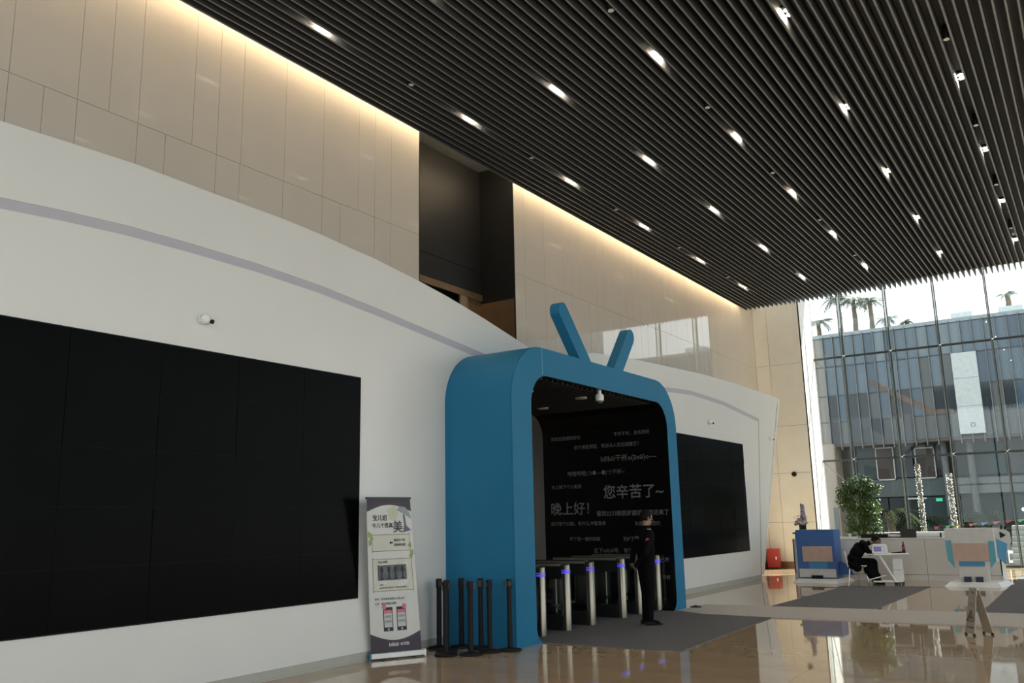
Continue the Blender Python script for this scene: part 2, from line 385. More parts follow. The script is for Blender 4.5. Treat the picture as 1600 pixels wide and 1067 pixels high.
w3 = obj('window_3', MB().box(-7.4, XR, YB - .12, YB, 3.0, 3.08).box(-7.4, XR, YB - .12, YB, 0, .08), M_dark); tag(w3, kind='structure')
for i in range(7):
    x = -7.4 + (XR + 7.4) * i / 6
    obj('mullion', MB().box(x - .04, x + .04, YB - .15, YB, 0, ZC + .3), M_dark, w3)
    if i < 6: obj('pane', MB().box(x + .04, x + (XR + 7.4) / 6 - .04, YB - .08, YB - .066, .08, ZC + .3), M_glass, w3)

# ================================================================== WHITE FEATURE WALL
XW = -7.2
TOP = [(-.6, 4.15), (.6, 4.45), (2.0, 4.72), (3.3, 4.85), (3.87, 4.87), (4.53, 4.89), (5.45, 4.87), (6.34, 4.86), (6.95, 4.83), (7.4, 4.79), (7.84, 4.76), (8.7, 4.66), (9.33, 4.57), (10.17, 4.42), (11.04, 4.24),
       (11.9, 4.06), (12.4, 4.08), (12.9, 4.24), (13.47, 4.39), (14.87, 4.50), (16.65, 4.58), (18.8, 4.67), (20.9, 4.70), (24.3, 4.69)]
GU = [(.2, 3.62), (1.5, 3.95), (3.36, 4.20), (3.9, 4.24), (4.5, 4.27), (5.2, 4.275), (6.0, 4.265), (6.93, 4.22), (8.02, 4.12), (9.33, 3.98), (10.18, 3.89), (12.0, 3.70), (13.5, 3.82), (16.7, 4.14), (17.97, 4.21), (19.9, 4.17), (22.45, 3.97)]
GL = [(y, z - .095) for y, z in GU]
fw = empty('feature_wall', (0, 0, 0)); tag(fw, 'large white wall with arched top and lavender groove behind the blue television gateway', 'wall')
def clip(prof, a, b): return [(a, lerp_prof(prof, a))] + [p for p in prof if a < p[0] < b] + [(b, lerp_prof(prof, b))]
PY0, PY1 = 9.25, 14.48       # gateway outer sides
# rear slab carries everything; the gateway passes through it
hole0, hole1, holez = 9.67, 14.15, 3.49
def slab(prof, x0, x1, yl, yr, mb, zb=0.10):
    poly = [(yl, zb)] + prof + [(yr, zb)]
    mb.prism(poly, x0, x1)
back = MB()
slab(clip(TOP, -.6, hole0), XW - .25, XW - .010, -.6, hole0, back, 0)
back.prism([(hole0, holez)] + clip(TOP, hole0, hole1) + [(hole1, holez)], XW - .25, XW - .010)
slab(clip(TOP, hole1, 24.25)[:-1] + [(24.25, 4.69)], XW - .25, XW - .010, hole1, 21.75, back, 0)
obj('groove_backing', back, M_lav, fw)
top = MB()
top.prism(clip(GU, .2, hole0) + clip(TOP, -.6, hole0)[::-1] , XW - .010, XW)
top.prism(clip(GU, hole0, hole1) + clip(TOP, hole0, hole1)[::-1], XW - .010, XW)
tr = clip(TOP, hole1, 24.3)
top.prism(clip(GU, hole1, 22.45) + [(21.76, .1), (21.9, .1), (24.0, 4.35), (24.3, 4.69)] + tr[::-1][1:], XW - .010, XW)
obj('top_band', top, M_white, fw)
end = MB(); end.hexa([(XW - .25, 21.7, .1), (XW, 21.9, .1), (XW - .02, 22.0, .1), (XW - .25, 22.0, .1), (XW - .25, 24.25, 4.69), (XW, 24.3, 4.69), (XW - .04, 24.55, 4.68), (XW - .25, 24.55, 4.68)])
obj('end_cap', end, M_white, fw)
inn = MB()
gl = clip(GL, .25, hole0); inn.prism([(.3, .1)] + gl + [(hole0, .1)], XW - .010, XW - .002)
inn.prism([(hole0, holez)] + clip(GL, hole0, hole1) + [(hole1, holez)], XW - .010, XW - .002)
inn.prism([(hole1, .1)] + clip(GL, hole1, 22.37) + [(21.68, .1)], XW - .010, XW - .002)
obj('inner_panel', inn, M_white, fw)
obj('skirting', MB().box(XW - .011, XW - .0005, -.3, PY0, 0, .098), M_skirt, fw); obj('skirting', MB().box(XW - .011, XW - .0005, PY1, 21.75, 0, .098), M_skirt, fw)
obj('skirting_lip', MB().box(XW - .011, XW + .010, -.3, PY0, 0, .022), M_skirt, fw); obj('skirting_lip', MB().box(XW - .011, XW + .010, PY1, 21.75, 0, .022), M_skirt, fw)

# ---- video walls
def video_wall(y1, label):
    r = empty('video_wall', (XW, y1, .705)); tag(r, label, 'video wall')
    W, H = .893, .503
    obj('backing', MB().box(-.001, .006, -5 * W - .01, .01, -.01, 5 * H + .01), M_blackm, r)
    me = MB().box(0, .012, .002, W - .002, .002, H - .002).mesh('screen_panel'); me.materials.append(M_screen)
    for i in range(5):
        for j in range(5):
            p = bpy.data.objects.new('screen_panel', me); C.objects.link(p); p.parent = r
            p.location = (.004, -5 * W + i * W, j * H); p.rotation_euler = (0, random.uniform(-.006, .006), random.uniform(-.004, .004))
video_wall(7.61, 'black video wall of stacked panels to the left of the blue gateway')
video_wall(21.0, 'black video wall of stacked panels to the right of the blue gateway')
def wall_camera(y, z, label):
    r = empty('wall_camera', (XW, y, z)); tag(r, label, 'camera')
    obj('base', MB().box(0, .012, -.045, .045, -.045, .045), M_plast, r, bevel=.006)
    obj('housing', MB().ball((.05, 0, 0), .055, .055, .055), M_plast, r)
    obj('lens', MB().tube([(.07, .02, -.015), (.108, .045, -.028)], .022, 10), M_blackm, r)
wall_camera(5.37, 3.53, 'small white round camera on the white wall above the left video wall')
wall_camera(18.86, 3.59, 'small white round camera on the white wall above the right video wall')
wall_camera(23.2, 3.5, 'small white round camera at the far right end of the white wall')

# ================================================================== BLUE TELEVISION GATEWAY
XF = -6.13
gw = empty('gateway', (XF, 12.0, 0)); tag(gw, 'tall blue television-shaped entrance gateway with two antennas', 'gateway')
outer = rrect(PY0, PY1, 0, 3.825, .77, 14); inner = rrect(9.72, 14.10, 0.0, 3.445, .42, 14, rb=.2)
L2 = lambda pts: [(y - 12.0, z) for y, z in pts]
obj('shell', MB().prism(L2(outer + inner[::-1]), XW - .03 - XF, -.02), M_blue, gw)
for o_ in (gw.children[0],):
    for p in o_.data.polygons: p.use_smooth = True
    o_.data.set_sharp_from_angle(angle=math.radians(30))
ins = rrect(PY0 + .005, PY1 - .005, 0, 3.82, .765, 14)
ff = obj('front_frame', MB().prism(L2(ins + inner[::-1]), -.02, 0), M_blue, gw)
def antenna(base, tip, hw):
    b = Vector(base); t = Vector(tip); d = (t - b).normalized(); n = Vector((-d.y, d.x)); pts = [b - n * hw, b + n * hw] if False else []
    pts.append(tuple(b + n * hw)); 
    for i in range(11):
        a = math.pi * i / 10; q = t + n * hw * math.cos(a) + d * hw * math.sin(a); pts.append(tuple(q))
    pts.append(tuple(b - n * hw))
    return [(p[0] - 12.0, p[1]) for p in pts]
obj('antenna', MB().prism(antenna((11.36, 3.72), (10.66, 4.46), .125), -.16, -.004), M_blue, gw)
obj('antenna', MB().prism(antenna((12.26, 3.72), (12.84, 4.43), .125), -.16, -.004), M_blue, gw)
obj('paint_seam', MB().box(-.002, .0015, 10.02 - 12, 10.03 - 12, 3.445, 3.82), mat('seam_blue', (.16, .30, .42), .5), gw)
# ---- tunnel lining with comments printed on its far side
tn = empty('entrance_tunnel', (0, 0, 0)); tag(tn, 'black-lined passage behind the blue gateway with grey comment lettering on its side', 'passage')
XB = -8.65
o2 = rrect(9.62, 14.20, 0, 3.54, .45, 14); i2 = rrect(9.71, 14.11, 0.0, 3.455, .42, 14, rb=.2)
obj('lining', MB().prism(o2 + i2[::-1], XB, XW - .26), M_tunnel, tn)
lin2 = MB(); 
a_ = rrect(9.730, 14.090, 0.0, 3.435, .42, 14, rb=.2)
n0 = len(a_)
for xx in (XB, XF - .004): lin2.v += [(xx, y, z) for y, z in a_]
for i in range(n0 - 1): lin2.f.append((i, i + 1, n0 + i + 1, n0 + i))
for i, (y, z) in enumerate(a_): pass
b_ = rrect(9.722, 14.098, 0.0, 3.443, .42, 14, rb=.2)
for xx in (XB, XF - .004): lin2.v += [(xx, y, z) for y, z in b_]
for i in range(n0 - 1): lin2.f.append((2*n0 + i + 1, 2*n0 + i, 3*n0 + i, 3*n0 + i + 1))
for i in range(n0 - 1):
    lin2.f.append((i, 2*n0 + i, 2*n0 + i + 1, i + 1)); lin2.f.append((n0 + i, n0 + i + 1, 3*n0 + i + 1, 3*n0 + i))
obj('inner_skin', lin2, M_tunnel, tn)
TW = 14.0875
LINES = [("到底还是猫的好吃", -8.558, -7.924, 3.001, .55), ("不听不听，白毛念经", -7.234, -6.534, 3.011, .9), ("前方高能预警，非战斗人员迅速撤离！", -8.065, -6.759, 2.816, .7), ("bilibili干杯o(≧v≦)o~~", -7.517, -6.425, 2.573, 1),
  ("哔哩哔哩(つ●—●)つ干杯~", -8.224, -7.054, 2.333, .9), ("天上掉下个小姐姐", -8.576, -7.941, 2.108, .8), ("您辛苦了~", -7.498, -6.327, 1.986, 1), ("晚上好！", -8.60, -7.80, 1.711, 1), ("看到2233娘我就圆润地滚进来了", -7.652, -6.251, 1.61, 1),
  ("放开那个22娘，有什么冲着我来", -8.614, -7.472, 1.441, .9), ("失踪人口回归", -6.901, -6.428, 1.424, 1), ("塞了我一嘴的狗粮", -8.228, -7.596, 1.167, .8), ("别P了", -7.139, -6.93, 1.161, .8), ("在下bilibili号，有何贵干", -7.734, -6.78, .965, .9),
  ("弹幕已开", -6.62, -6.293, .81, 1), ("干杯", -6.435, -6.283, .521, 1), ("是吗?", -6.54, -6.342, .123, 1), ("空降成功", -7.9, -7.55, .55, .7), ("欢迎回家", -7.2, -6.85, .42, .7)]
for s, a, b, z, _ in LINES: thin_text_xz(s, a * .9893, b * .9893, 1.52 + (z - 1.52) * .9893, TW, M_letter, tn, bold=.014 if (b - a) / len(s) > .12 else .008)
sl_me = MB().box(XB + .05, XF - .12, -.006, .006, -.02, 0).mesh('ceiling_rib'); sl_me.materials.append(mat('rib_grey', (.05, .05, .05), .35))
for i in range(26):
    r_ = obj('ceiling_rib', sl_me, None, tn, (0, 10.2 + i * .145, 3.434))
for x, y in ((-7.0, 11.0), (-6.75, 12.2), (-7.6, 11.5), (-7.9, 12.9)):
    obj('round_light', MB().lathe([(.085, -.03), (.095, -.025), (.095, 0)], (x, y, 3.425), 20), mat('unlit_diffuser', (.42, .42, .40), .5), tn)
# dome camera under the gateway's head
dc = empty('dome_camera', (-6.23, 11.84, 3.434)); tag(dc, 'dome camera hanging under the top edge of the blue gateway', 'camera')
obj('mount', MB().lathe([(.03, -.06), (.03, 0)], seg=12), M_plast, dc)
obj('housing', MB().lathe([(.062, -.15), (.066, -.08), (.05, -.05), (.02, -.045)], seg=16), M_plast, dc)
obj('dome', MB().ball((0, 0, -.15), .056, .056, .05), mat('smoked_dome', (.12, .11, .10), .1), dc)
# lobby beyond the tunnel
obj_back = obj('wall_beyond', MB().box(-12.8, -12.6, 7, 18, 0, 3.8).box(-12.8, -8.8, 17.8, 18, 0, 3.8).box(-12.8, -8.8, 7, 7.2, 0, 3.8).box(-12.8, -8.7, 7, 18, 3.8, 3.9), M_white); tag(obj_back, kind='structure')
bl = empty('hall_fill_light', (-10.6, 12.5, 3.79)); tag(bl, 'unseen square light added to brighten the hall beyond the gateway', 'ceiling light')  # unseen light, added to lift the wall at the tunnel's far end
obj('frame', MB().box(-.33, .33, -.33, .33, -.03, 0), M_plast, bl); obj('diffuser', MB().box(-.3, .3, -.3, .3, -.036, -.03), mat('hall_fill_glow', (1, 1, 1), .5, emit=(1, .97, .92), estr=6.0), bl)

# ================================================================== TURNSTILES
def turnstile(y, label, first=[None]):
    if first[0] is None:
        r = empty('turnstile', (-6.4, y, 0))
        obj('end_post', MB().lathe([(.063, 0), (.063, .885), (.054, .90)], (-.06, 0, 0), 20), M_steel, r)
        obj('edge_strip', MB().box(-.135, -.110, .040, .064, 0, .885), M_chrome, r)
        obj('body', MB().box(-1.20, -.10, -.055, .055, .0, .20), M_black, r); obj('head_box', MB().box(-1.20, -.10, -.06, .055, .70, .895), M_black, r)
        obj('side_glass', MB().box(-1.18, -.14, -.052, -.044, .20, .70), M_gate, r)
        obj('inner_post', MB().box(-.70, -.60, -.045, .045, .20, .70), M_black, r)
        obj('top_cap', MB().box(-1.26, -.11, -.07, .055, .895, .92), M_black, r)
        obj('cap_trim', MB().box(-1.262, -.11, -.073, -.058, .875, .912), mat('trim_steel', (.26, .23, .18), .45, metal=.3), r)
        obj('led_band', MB().lathe([(.0645, .775), (.0645, .800)], (-.06, 0, 0), 20), M_bled, r)
        obj('led_band', MB().lathe([(.0645, .812), (.0645, .826)], (-.06, 0, 0), 20), M_bled, r)
        g = obj('gate_leaf', MB().box(-.62, -.60, -.30, -.075, .22, .80), M_gate, r)
        obj('leaf_post', MB().tube([(-.61, -.085, .12), (-.61, -.085, .82)], .022, 10), M_steel, r)
        obj('leaf_clamp', MB().box(-.65, -.57, -.13, -.06, .24, .28), M_chrome, r); obj('leaf_clamp', MB().box(-.65, -.57, -.13, -.06, .14, .17), M_chrome, r)
        obj('rear_post', MB().lathe([(.055, 0), (.055, .885)], (-1.20, 0, 0), 16, sx=.9, sy=.75), M_steel, r)
        first[0] = r
    else:
        r = copy_tree(first[0]); r.location = (-6.4 if y < 14 else -6.36, y, 0)
    tag(r, label, 'turnstile', 'turnstiles in the gateway')
for y, w in ((10.37, 'nearest to the stanchions, against the left side of the gateway'), (11.04, 'second from the left inside the gateway'), (11.75, 'third from the left inside the gateway'), (12.76, 'just left of the standing guard'), (13.36, 'mostly hidden behind the standing guard'), (14.01, 'farthest, right of the standing guard against the lettered wall')):
    turnstile(y, 'steel-ended turnstile ' + w)
obj('turnstile_double', MB(), M_steel) if False else None

# ================================================================== CARPETS
def carpet(name, poly, z, m, label):
    mb = MB().prism(poly, .0005, z, 'z'); o = obj(name, mb, m); tag(o, label, 'carpet'); return o
carpet('entrance_mat', [(-8.62, 9.95), (-6.12, 9.82), (-4.28, 9.88), (-4.42, 14.02), (-6.2, 14.02), (-8.62, 14.02)], .009, M_carpet, 'dark grey carpet running through the gateway and the turnstiles')
carpet('runner', [(-6.12, 14.05), (-5.6, 13.72), (-4.4, 13.60), (4.5, 13.85), (4.5, 15.45), (-1.2, 15.40), (-4.97, 15.22), (-6.05, 15.15)], .013, M_carpet2, 'long light grey carpet runner crossing the lobby in front of the gateway')
carpet('desk_mat', [(-4.95, 15.24), (-3.3, 15.28), (-3.22, 20.3), (-4.82, 19.9)], .009, M_carpet, 'dark grey carpet strip leading from the runner to the reception desk')
carpet('window_mat', [(-1.78, 15.42), (0.4, 15.45), (0.4, 25.6), (-1.86, 25.4)], .009, M_carpet, 'dark grey carpet strip at the right leading towards the glass wall')

# ================================================================== STANCHIONS
def stanchion(x, y, rot, label, first=[None]):
    if first[0] is None:
        r = empty('stanchion', (x, y, 0))
        obj('base', MB().lathe([(.134, 0), (.137, .012), (.13, .024), (.06, .034), (.035, .045)], seg=28), M_blackm, r)
        obj('post', MB().lathe([(.031, .03), (.031, .745)], seg=16), M_blackm, r)
        h = obj('belt_head', MB().lathe([(.036, .72), (.038, .74), (.038, .815), (.033, .83)], seg=18), M_blackm, r)
        obj('belt_cassette', MB().box(-.022, .022, -.058, -.03, .735, .81), M_black, h); obj('belt_slot', MB().box(.03, .043, -.02, .02, .75, .80), M_black, h)
        first[0] = r
    else:
        r = copy_tree(first[0]); r.location = (x, y, 0)
    r.rotation_euler = (0, 0, rot); tag(r, label, 'stanchion', 'stanchions stored beside the gateway')
ST = [(-7.04, 8.90, .9, 'leftmost, standing alone right behind the banner'), (-6.80, 8.74, .2, 'rear one of the close pair next to the banner'), (-6.60, 8.47, 1.5, 'front one of the close pair next to the banner'), (-6.84, 9.09, 2.2, 'rear one of the middle pair before the blue side'),
      (-6.36, 8.63, 3.0, 'front and largest one of the middle pair'), (-6.55, 9.10, .5, 'left one of the right-hand close pair'), (-6.29, 8.92, 4.0, 'right one of the right-hand close pair'), (-6.13, 9.11, 5.5, 'rightmost, standing alone near the front edge of the gateway')]
for x, y, a, l in ST: stanchion(x, y, a, 'black retractable-belt stanchion, ' + l)

# ================================================================== ROLL-UP BANNER
bn = empty('roll_up_banner', (-7.01, 8.08, 0)); tag(bn, 'white and dark purple roll-up banner leaning beside the left video wall', 'banner')
BA, TA = math.radians(61.7), math.radians(78); BW = .64; BH = 1.80
tc_ = Vector((.07, -.24, 0))
def bp(u, v, off=0.0):            # u across 0..1, v up 0..1 on the slightly twisted cloth
    z = .075 + v * (BH - .075); t = z / BH; a = BA + (TA - BA) * t
    d = Vector((math.cos(a), math.sin(a), 0)); c = tc_ * t
    n = Vector((math.sin(a), -math.cos(a), 0))
    p = c + d * (u - .5) * BW * .97 + n * off; return (p.x, p.y, z)
def bgrid(u0, u1, v0, v1, off, nu=4, nv=8, thick=None):
    mb = MB()
    for j in range(nv + 1):
        for i in range(nu + 1): mb.v.append(bp(u0 + (u1 - u0) * i / nu, v0 + (v1 - v0) * j / nv, off))
    for j in range(nv):
        for i in range(nu): a = j * (nu + 1) + i; mb.f.append((a, a + 1, a + nu + 2, a + nu + 1))
    if thick:
        m0 = len(mb.v)
        for j in range(nv + 1):
            for i in range(nu + 1): mb.v.append(bp(u0 + (u1 - u0) * i / nu, v0 + (v1 - v0) * j / nv, off - thick))
        for j in range(nv):
            for i in range(nu): a = m0 + j * (nu + 1) + i; mb.f.append((a, a + nu + 1, a + nu + 2, a + 1))
    return mb
def bpoly(pts, off):
    mb = MB(); mb.v = [bp(u, v, off) for u, v in pts]; mb.f = [tuple(range(len(pts)))]; return mb
M_bw = mat('banner_cloth', (.62, .62, .60), .6, var=.03); M_bp = mat('banner_purple', (.055, .045, .065), .6)
M_bk = mat('print_black', (.03, .03, .035), .6); M_bg = mat('print_green', (.27, .34, .14), .6); M_bc = mat('print_cream', (.58, .58, .50), .6)
M_bo = mat('print_olive', (.16, .17, .09), .6); M_pk = mat('print_pink', (.62, .16, .24), .6); M_pb = mat('print_paleblue', (.36, .46, .52), .6); M_bgr = mat('print_grey', (.30, .33, .33), .6)
obj('cloth', bgrid(0, 1, 0, 1, 0, 6, 16, .002), M_bw, bn)
bb = MB(); d_ = Vector((math.cos(BA), math.sin(BA), 0)); n_ = Vector((math.sin(BA), -math.cos(BA), 0))
def cbox(mb, c, d, n, hw, hd, z0, z1):
    pts = []
    for z in (z0, z1):
        for a, b in ((-1, 1), (1, 1), (1, -1), (-1, -1)): q = Vector(c) + d * hw * a + n * hd * b; pts.append((q.x, q.y, z))
    mb.hexa(pts)
cbox(bb, (0, 0, 0), d_, n_, BW / 2 + .01, .045, .012, .075); obj('base', bb, mat('silver_base', (.6, .6, .58), .35, metal=.6), bn, bevel=.008)
ec = MB(); cbox(ec, tuple(-d_ * (BW / 2 + .012)), d_, n_, .012, .048, .005, .08); obj('end_cap', ec, mat('teal_cap', (.05, .16, .22), .5), bn)
ec = MB(); cbox(ec, tuple(d_ * (BW / 2 + .012)), d_, n_, .012, .048, .005, .08); obj('end_cap', ec, M_plast, bn)
ft = MB(); cbox(ft, tuple(-d_ * .2), d_, n_, .012, .10, 0, .012); cbox(ft, tuple(d_ * .2), d_, n_, .012, .10, 0, .012); obj('foot', ft, M_black, bn)
tb = MB(); dt = Vector((math.cos(TA), math.sin(TA), 0)); nt_ = Vector((math.sin(TA), -math.cos(TA), 0)); cbox(tb, tuple(tc_), dt, nt_, BW / 2, .009, BH - .005, BH + .02); obj('top_bar', tb, M_black, bn)
obj('support_pole', MB().tube([tuple(-n_ * .01) , tuple(tc_ - nt_ * .012 + Vector((0, 0, BH)))], .008, 6), M_black, bn)
def bstrip(lo, hi, off, n=16):
    mb = MB()
    for i in range(n + 1): u = i / n; mb.v += [bp(u, lo(u), off), bp(u, hi(u), off)]
    for i in range(n): mb.f.append((2*i, 2*i + 2, 2*i + 3, 2*i + 1))
    return mb
obj('print_header', bstrip(lambda u: .915 + .045 * math.sin(math.pi * u), lambda u: 1, .0015), M_bp, bn)
obj('print_footer', bstrip(lambda u: 0, lambda u: .125 - .05 * math.sin(math.pi * u), .0015), M_bp, bn)
dots = MB()
for i in range(15):
    u = .06 + .88 * i / 14
    for v in (.905 + .045 * math.sin(math.pi * u) + .022, .135 - .05 * math.sin(math.pi * u) - .022):
        dots.v += [bp(u - .009, v, .0025), bp(u, v - .004, .0025), bp(u + .009, v, .0025), bp(u, v + .004, .0025)]; q = len(dots.v); dots.f.append((q - 4, q - 3, q - 2, q - 1))
tag(obj('print_dots', dots, mat('print_rose', (.20, .12, .14), .6), bn), kind='stuff')
def btext(s, u0, u1, v, m, bold=.012, hgt=None):
    me = text_mesh(s, width=(u1 - u0), bold=bold); 
    if not len(me.vertices): return
    asp = BW / (BH - .075); hh = max(q.co.y for q in me.vertices) * asp
    for q in me.vertices: q.co = bp(u0 + q.co.x, v - hh / 2 + q.co.y * asp, .003)
    obj('lettering', me, m, bn)
btext('宝儿姐', .12, .44, .875, M_bk, .02); btext('今儿个您真', .10, .56, .825, M_bk, .02); btext('美', .56, .78, .815, M_bk, .012)
obj('print_wash', bpoly([(.45, .93), (.62, .955), (.70, .90), (.62, .85), (.48, .86)], .001), mat('print_palegreen', (.52, .57, .42), .6), bn)
obj('print_parasol', bpoly([(.66, .925), (.74, .95), (.86, .945), (.96, .91), (.99, .865), (.84, .895)], .0018), M_bgr, bn)
obj('print_parasol', bpoly([(.80, .895), (.84, .895), (.87, .82), (.97, .79), (.78, .775), (.82, .83)], .0022), mat('print_mauve', (.16, .13, .17), .6), bn)
def bframe(u0, u1, v0, v1):
    obj('print_scroll', bgrid(u0, u1, v0, v1, .001, 2, 2), M_bc, bn)
    fr = MB(); t = .010; tv = .0035
    for a, b, c, d in ((u0, u1, v0, v0 + tv), (u0, u1, v1 - tv, v1), (u0, u0 + t, v0 - .01, v1 + .01), (u1 - t, u1, v0 - .01, v1 + .01)):
        g = bgrid(a, b, c, d, .002, 1, 1); n = len(fr.v); fr.v += g.v; fr.f += [tuple(i + n for i in q) for q in g.f]
    obj('print_frame', fr, M_bo, bn)
bframe(.09, .92, .655, .765); bframe(.09, .93, .395, .605)
btext('现场扫下载', .56, .82, .725, M_bk, .02); btext('宠粉带回家', .56, .82, .695, M_bk, .02)
obj('print_arrow', bpoly([(.46, .71), (.50, .722), (.50, .715), (.54, .715), (.54, .705), (.50, .705), (.50, .698)], .003), M_bk, bn)
btext('手办欣赏', .20, .40, .585, M_bk, .015)
obj('print_photo', bgrid(.19, .80, .465, .565, .002, 3, 2), mat('print_photo', (.10, .12, .13), .5, var=.5, scale=9), bn)
for u in (.27, .42, .56, .71):
    fg = bpoly([(u - .05, .472), (u + .05, .472), (u + .035, .482), (u + .015, .486), (u + .02, .515), (u + .045, .53), (u + .03, .555), (u - .02, .555), (u - .035, .53), (u - .012, .515), (u - .015, .486)], .003)
    obj('print_statuette', fg, mat('print_statuette', (.035, .03, .035), .6), bn)
btext('好看！！', .22, .34, .437, M_bk, .01); btext('喜欢就把手办带回家？会员购全场特惠中！', .22, .80, .417, M_bk, .01)
btext('提问：找不到会员购入口怎么办', .11, .72, .345, M_bk, .015); btext('答案：看这里看这里看', .11, .54, .315, M_bk, .015)
for u0, u1, pku in ((.27, .46, .29), (.54, .73, .70)):
    obj('print_phone', bgrid(u0, u1, .135, .29, .002, 1, 1), M_bk, bn); obj('print_screen', bgrid(u0 + .015, u1 - .015, .16, .272, .003, 1, 1), mat('print_screenwhite', (.52, .54, .54), .6), bn)
    obj('print_bar', bgrid(u0 + .015, u1 - .015, .25, .272, .0036, 1, 1), M_pk, bn)
    for v in (.19, .222): obj('print_bar', bgrid(u0 + .03, u1 - .03, v, v + .016, .0036, 1, 1), M_bgr, bn)
    cc = [(pku + .045 * math.cos(t * .524), .292 + .0165 * math.sin(t * .524)) for t in range(12)]
    obj('print_pin', bpoly(cc, .004), M_pk, bn)
    cc = [((u0 + u1) / 2 + .018 * math.cos(t * .785), .147 + .0068 * math.sin(t * .785)) for t in range(8)]
    obj('print_button', bpoly(cc, .0036), M_bw, bn)
for u0, v0, sc in ((.02, .745, 1), (.06, .72, 1), (.93, .67, -1), (.97, .62, -1), (.94, .60, -1), (.03, .69, 1)):
    lf = [(u0 + sc * .09 * math.sin(math.pi * i / 6) * (1 if i < 4 else .8) * .7, v0 + .045 * i / 6) for i in range(7)] + [(u0 - sc * .015, v0 + .02)]
    obj('print_leaf', bpoly([(min(1, max(0, a)), b) for a, b in lf], .0025), M_bg, bn)
btext('bilibili', .36, .55, .048, M_bw, .03); btext('会员购', .58, .76, .048, M_bw, .02)

# ================================================================== PEOPLE
def caps_mesh(caps, name, voxel=.011, smooth=8):
    mb = MB()
    for a, b, ra, rb in caps:
        a = Vector(a); b = Vector(b); d = b - a; L = d.length
        if L < 1e-4: mb.ball(tuple(a), ra, seg=12, rings=8); continue
        n = d.normalized(); pts = []; rs = []
        for i in range(5): t = math.pi / 2 * (1 - i / 4); pts.append(a - n * ra * math.sin(t)); rs.append(max(ra * math.cos(t), .0015))
        for i in range(5): t = math.pi / 2 * i / 4; pts.append(b + n * rb * math.sin(t)); rs.append(max(rb * math.cos(t), .0015))
        mb.tube([tuple(p) for p in pts], rs, 12)
    me = mb.mesh(name); o = bpy.data.objects.new(name, me); C.objects.link(o)
    m = o.modifiers.new('r', 'REMESH'); m.mode = 'VOXEL'; m.voxel_size = voxel
    s = o.modifiers.new('s', 'SMOOTH'); s.factor = .5; s.iterations = smooth
    dg = bpy.context.evaluated_depsgraph_get(); dg.update()
    r = bpy.data.meshes.new_from_object(o.evaluated_get(dg)); r.name = name
    bpy.data.objects.remove(o)
    for p in r.polygons: p.use_smooth = True
    return r
def flat_caps(c, rx, ry, rz, n=5):     # an ellipsoid as a stack of capsules across x
    out = []
    for i in range(n):
        t = (i / (n - 1) - .5) * 2 * .72; z = c[2] + rz * t; k = math.sqrt(max(0.05, 1 - t * t))
        w = max(rx * k - ry * k, .002); out.append(((c[0] - w, c[1], z), (c[0] + w, c[1], z), ry * k, ry * k))
    return out
def head_caps(c, fwd, up=Vector((0, 0, 1)), h=.215):
    c = Vector(c); f = Vector(fwd).normalized(); s = f.cross(up).normalized(); up = s.cross(f).normalized(); k = h / .215
    P = lambda x, y, z: tuple(c + s * x * k + f * y * k + up * z * k)
    caps = [(P(0, -.015, .035), P(0, .012, .03), .077 * k, .072 * k), (P(0, .015, -.02), P(0, .03, -.055), .058 * k, .042 * k), (P(0, .045, -.07), P(0, .05, -.078), .028 * k, .024 * k)]
    caps += [(P(0, .078, .0), P(0, .102, -.026), .008 * k, .012 * k)]                       # nose
    caps += [(P(-.02, .077, -.05), P(.02, .077, -.05), .008 * k, .008 * k)]                 # mouth
    caps += [(P(-.05, .062, .014), P(-.015, .074, .014), .012 * k, .013 * k), (P(.015, .074, .014), P(.05, .062, .014), .013 * k, .012 * k)]   # brows
    for sx in (-1, 1): caps += [(P(sx * .074, -.012, .012), P(sx * .078, -.016, -.026), .016 * k, .010 * k)]   # ears
    return caps, P
def hair_mesh(P, name='hair', k=1.0, back=True):
    mb = MB()
    pts = []
    for zi in range(9):
        for ai in range(24):
            ph = math.pi * zi / 8 * .60; t = 2 * math.pi * ai / 24
            lim = .74 if math.sin(t) < -.1 else (.60 if math.sin(t) < .35 else .36)
            ph = math.pi * zi / 8 * lim
            x = .088 * math.sin(ph) * math.cos(t); y = -.006 + .096 * math.sin(ph) * math.sin(t); z = .028 + .094 * math.cos(ph)
            jit = 1 + random.uniform(-.015, .015); pts.append(P(x * jit, y * jit, z))
    mb.v = pts
    for zi in range(8):
        for ai in range(24): j = (ai + 1) % 24; mb.f.append((zi*24+ai, zi*24+j, (zi+1)*24+j, (zi+1)*24+ai))
    mb.f.append(tuple(8*24 + i for i in range(24))[::-1]); mb.smooth = True
    return mb
def eyes(P, parent):
    for sx in (-1, 1):
        e = obj('eye', MB().ball(P(sx * .031, .073, .002), .0085, seg=10, rings=6), mat('eye_dark', (.03, .02, .018), .2), parent)
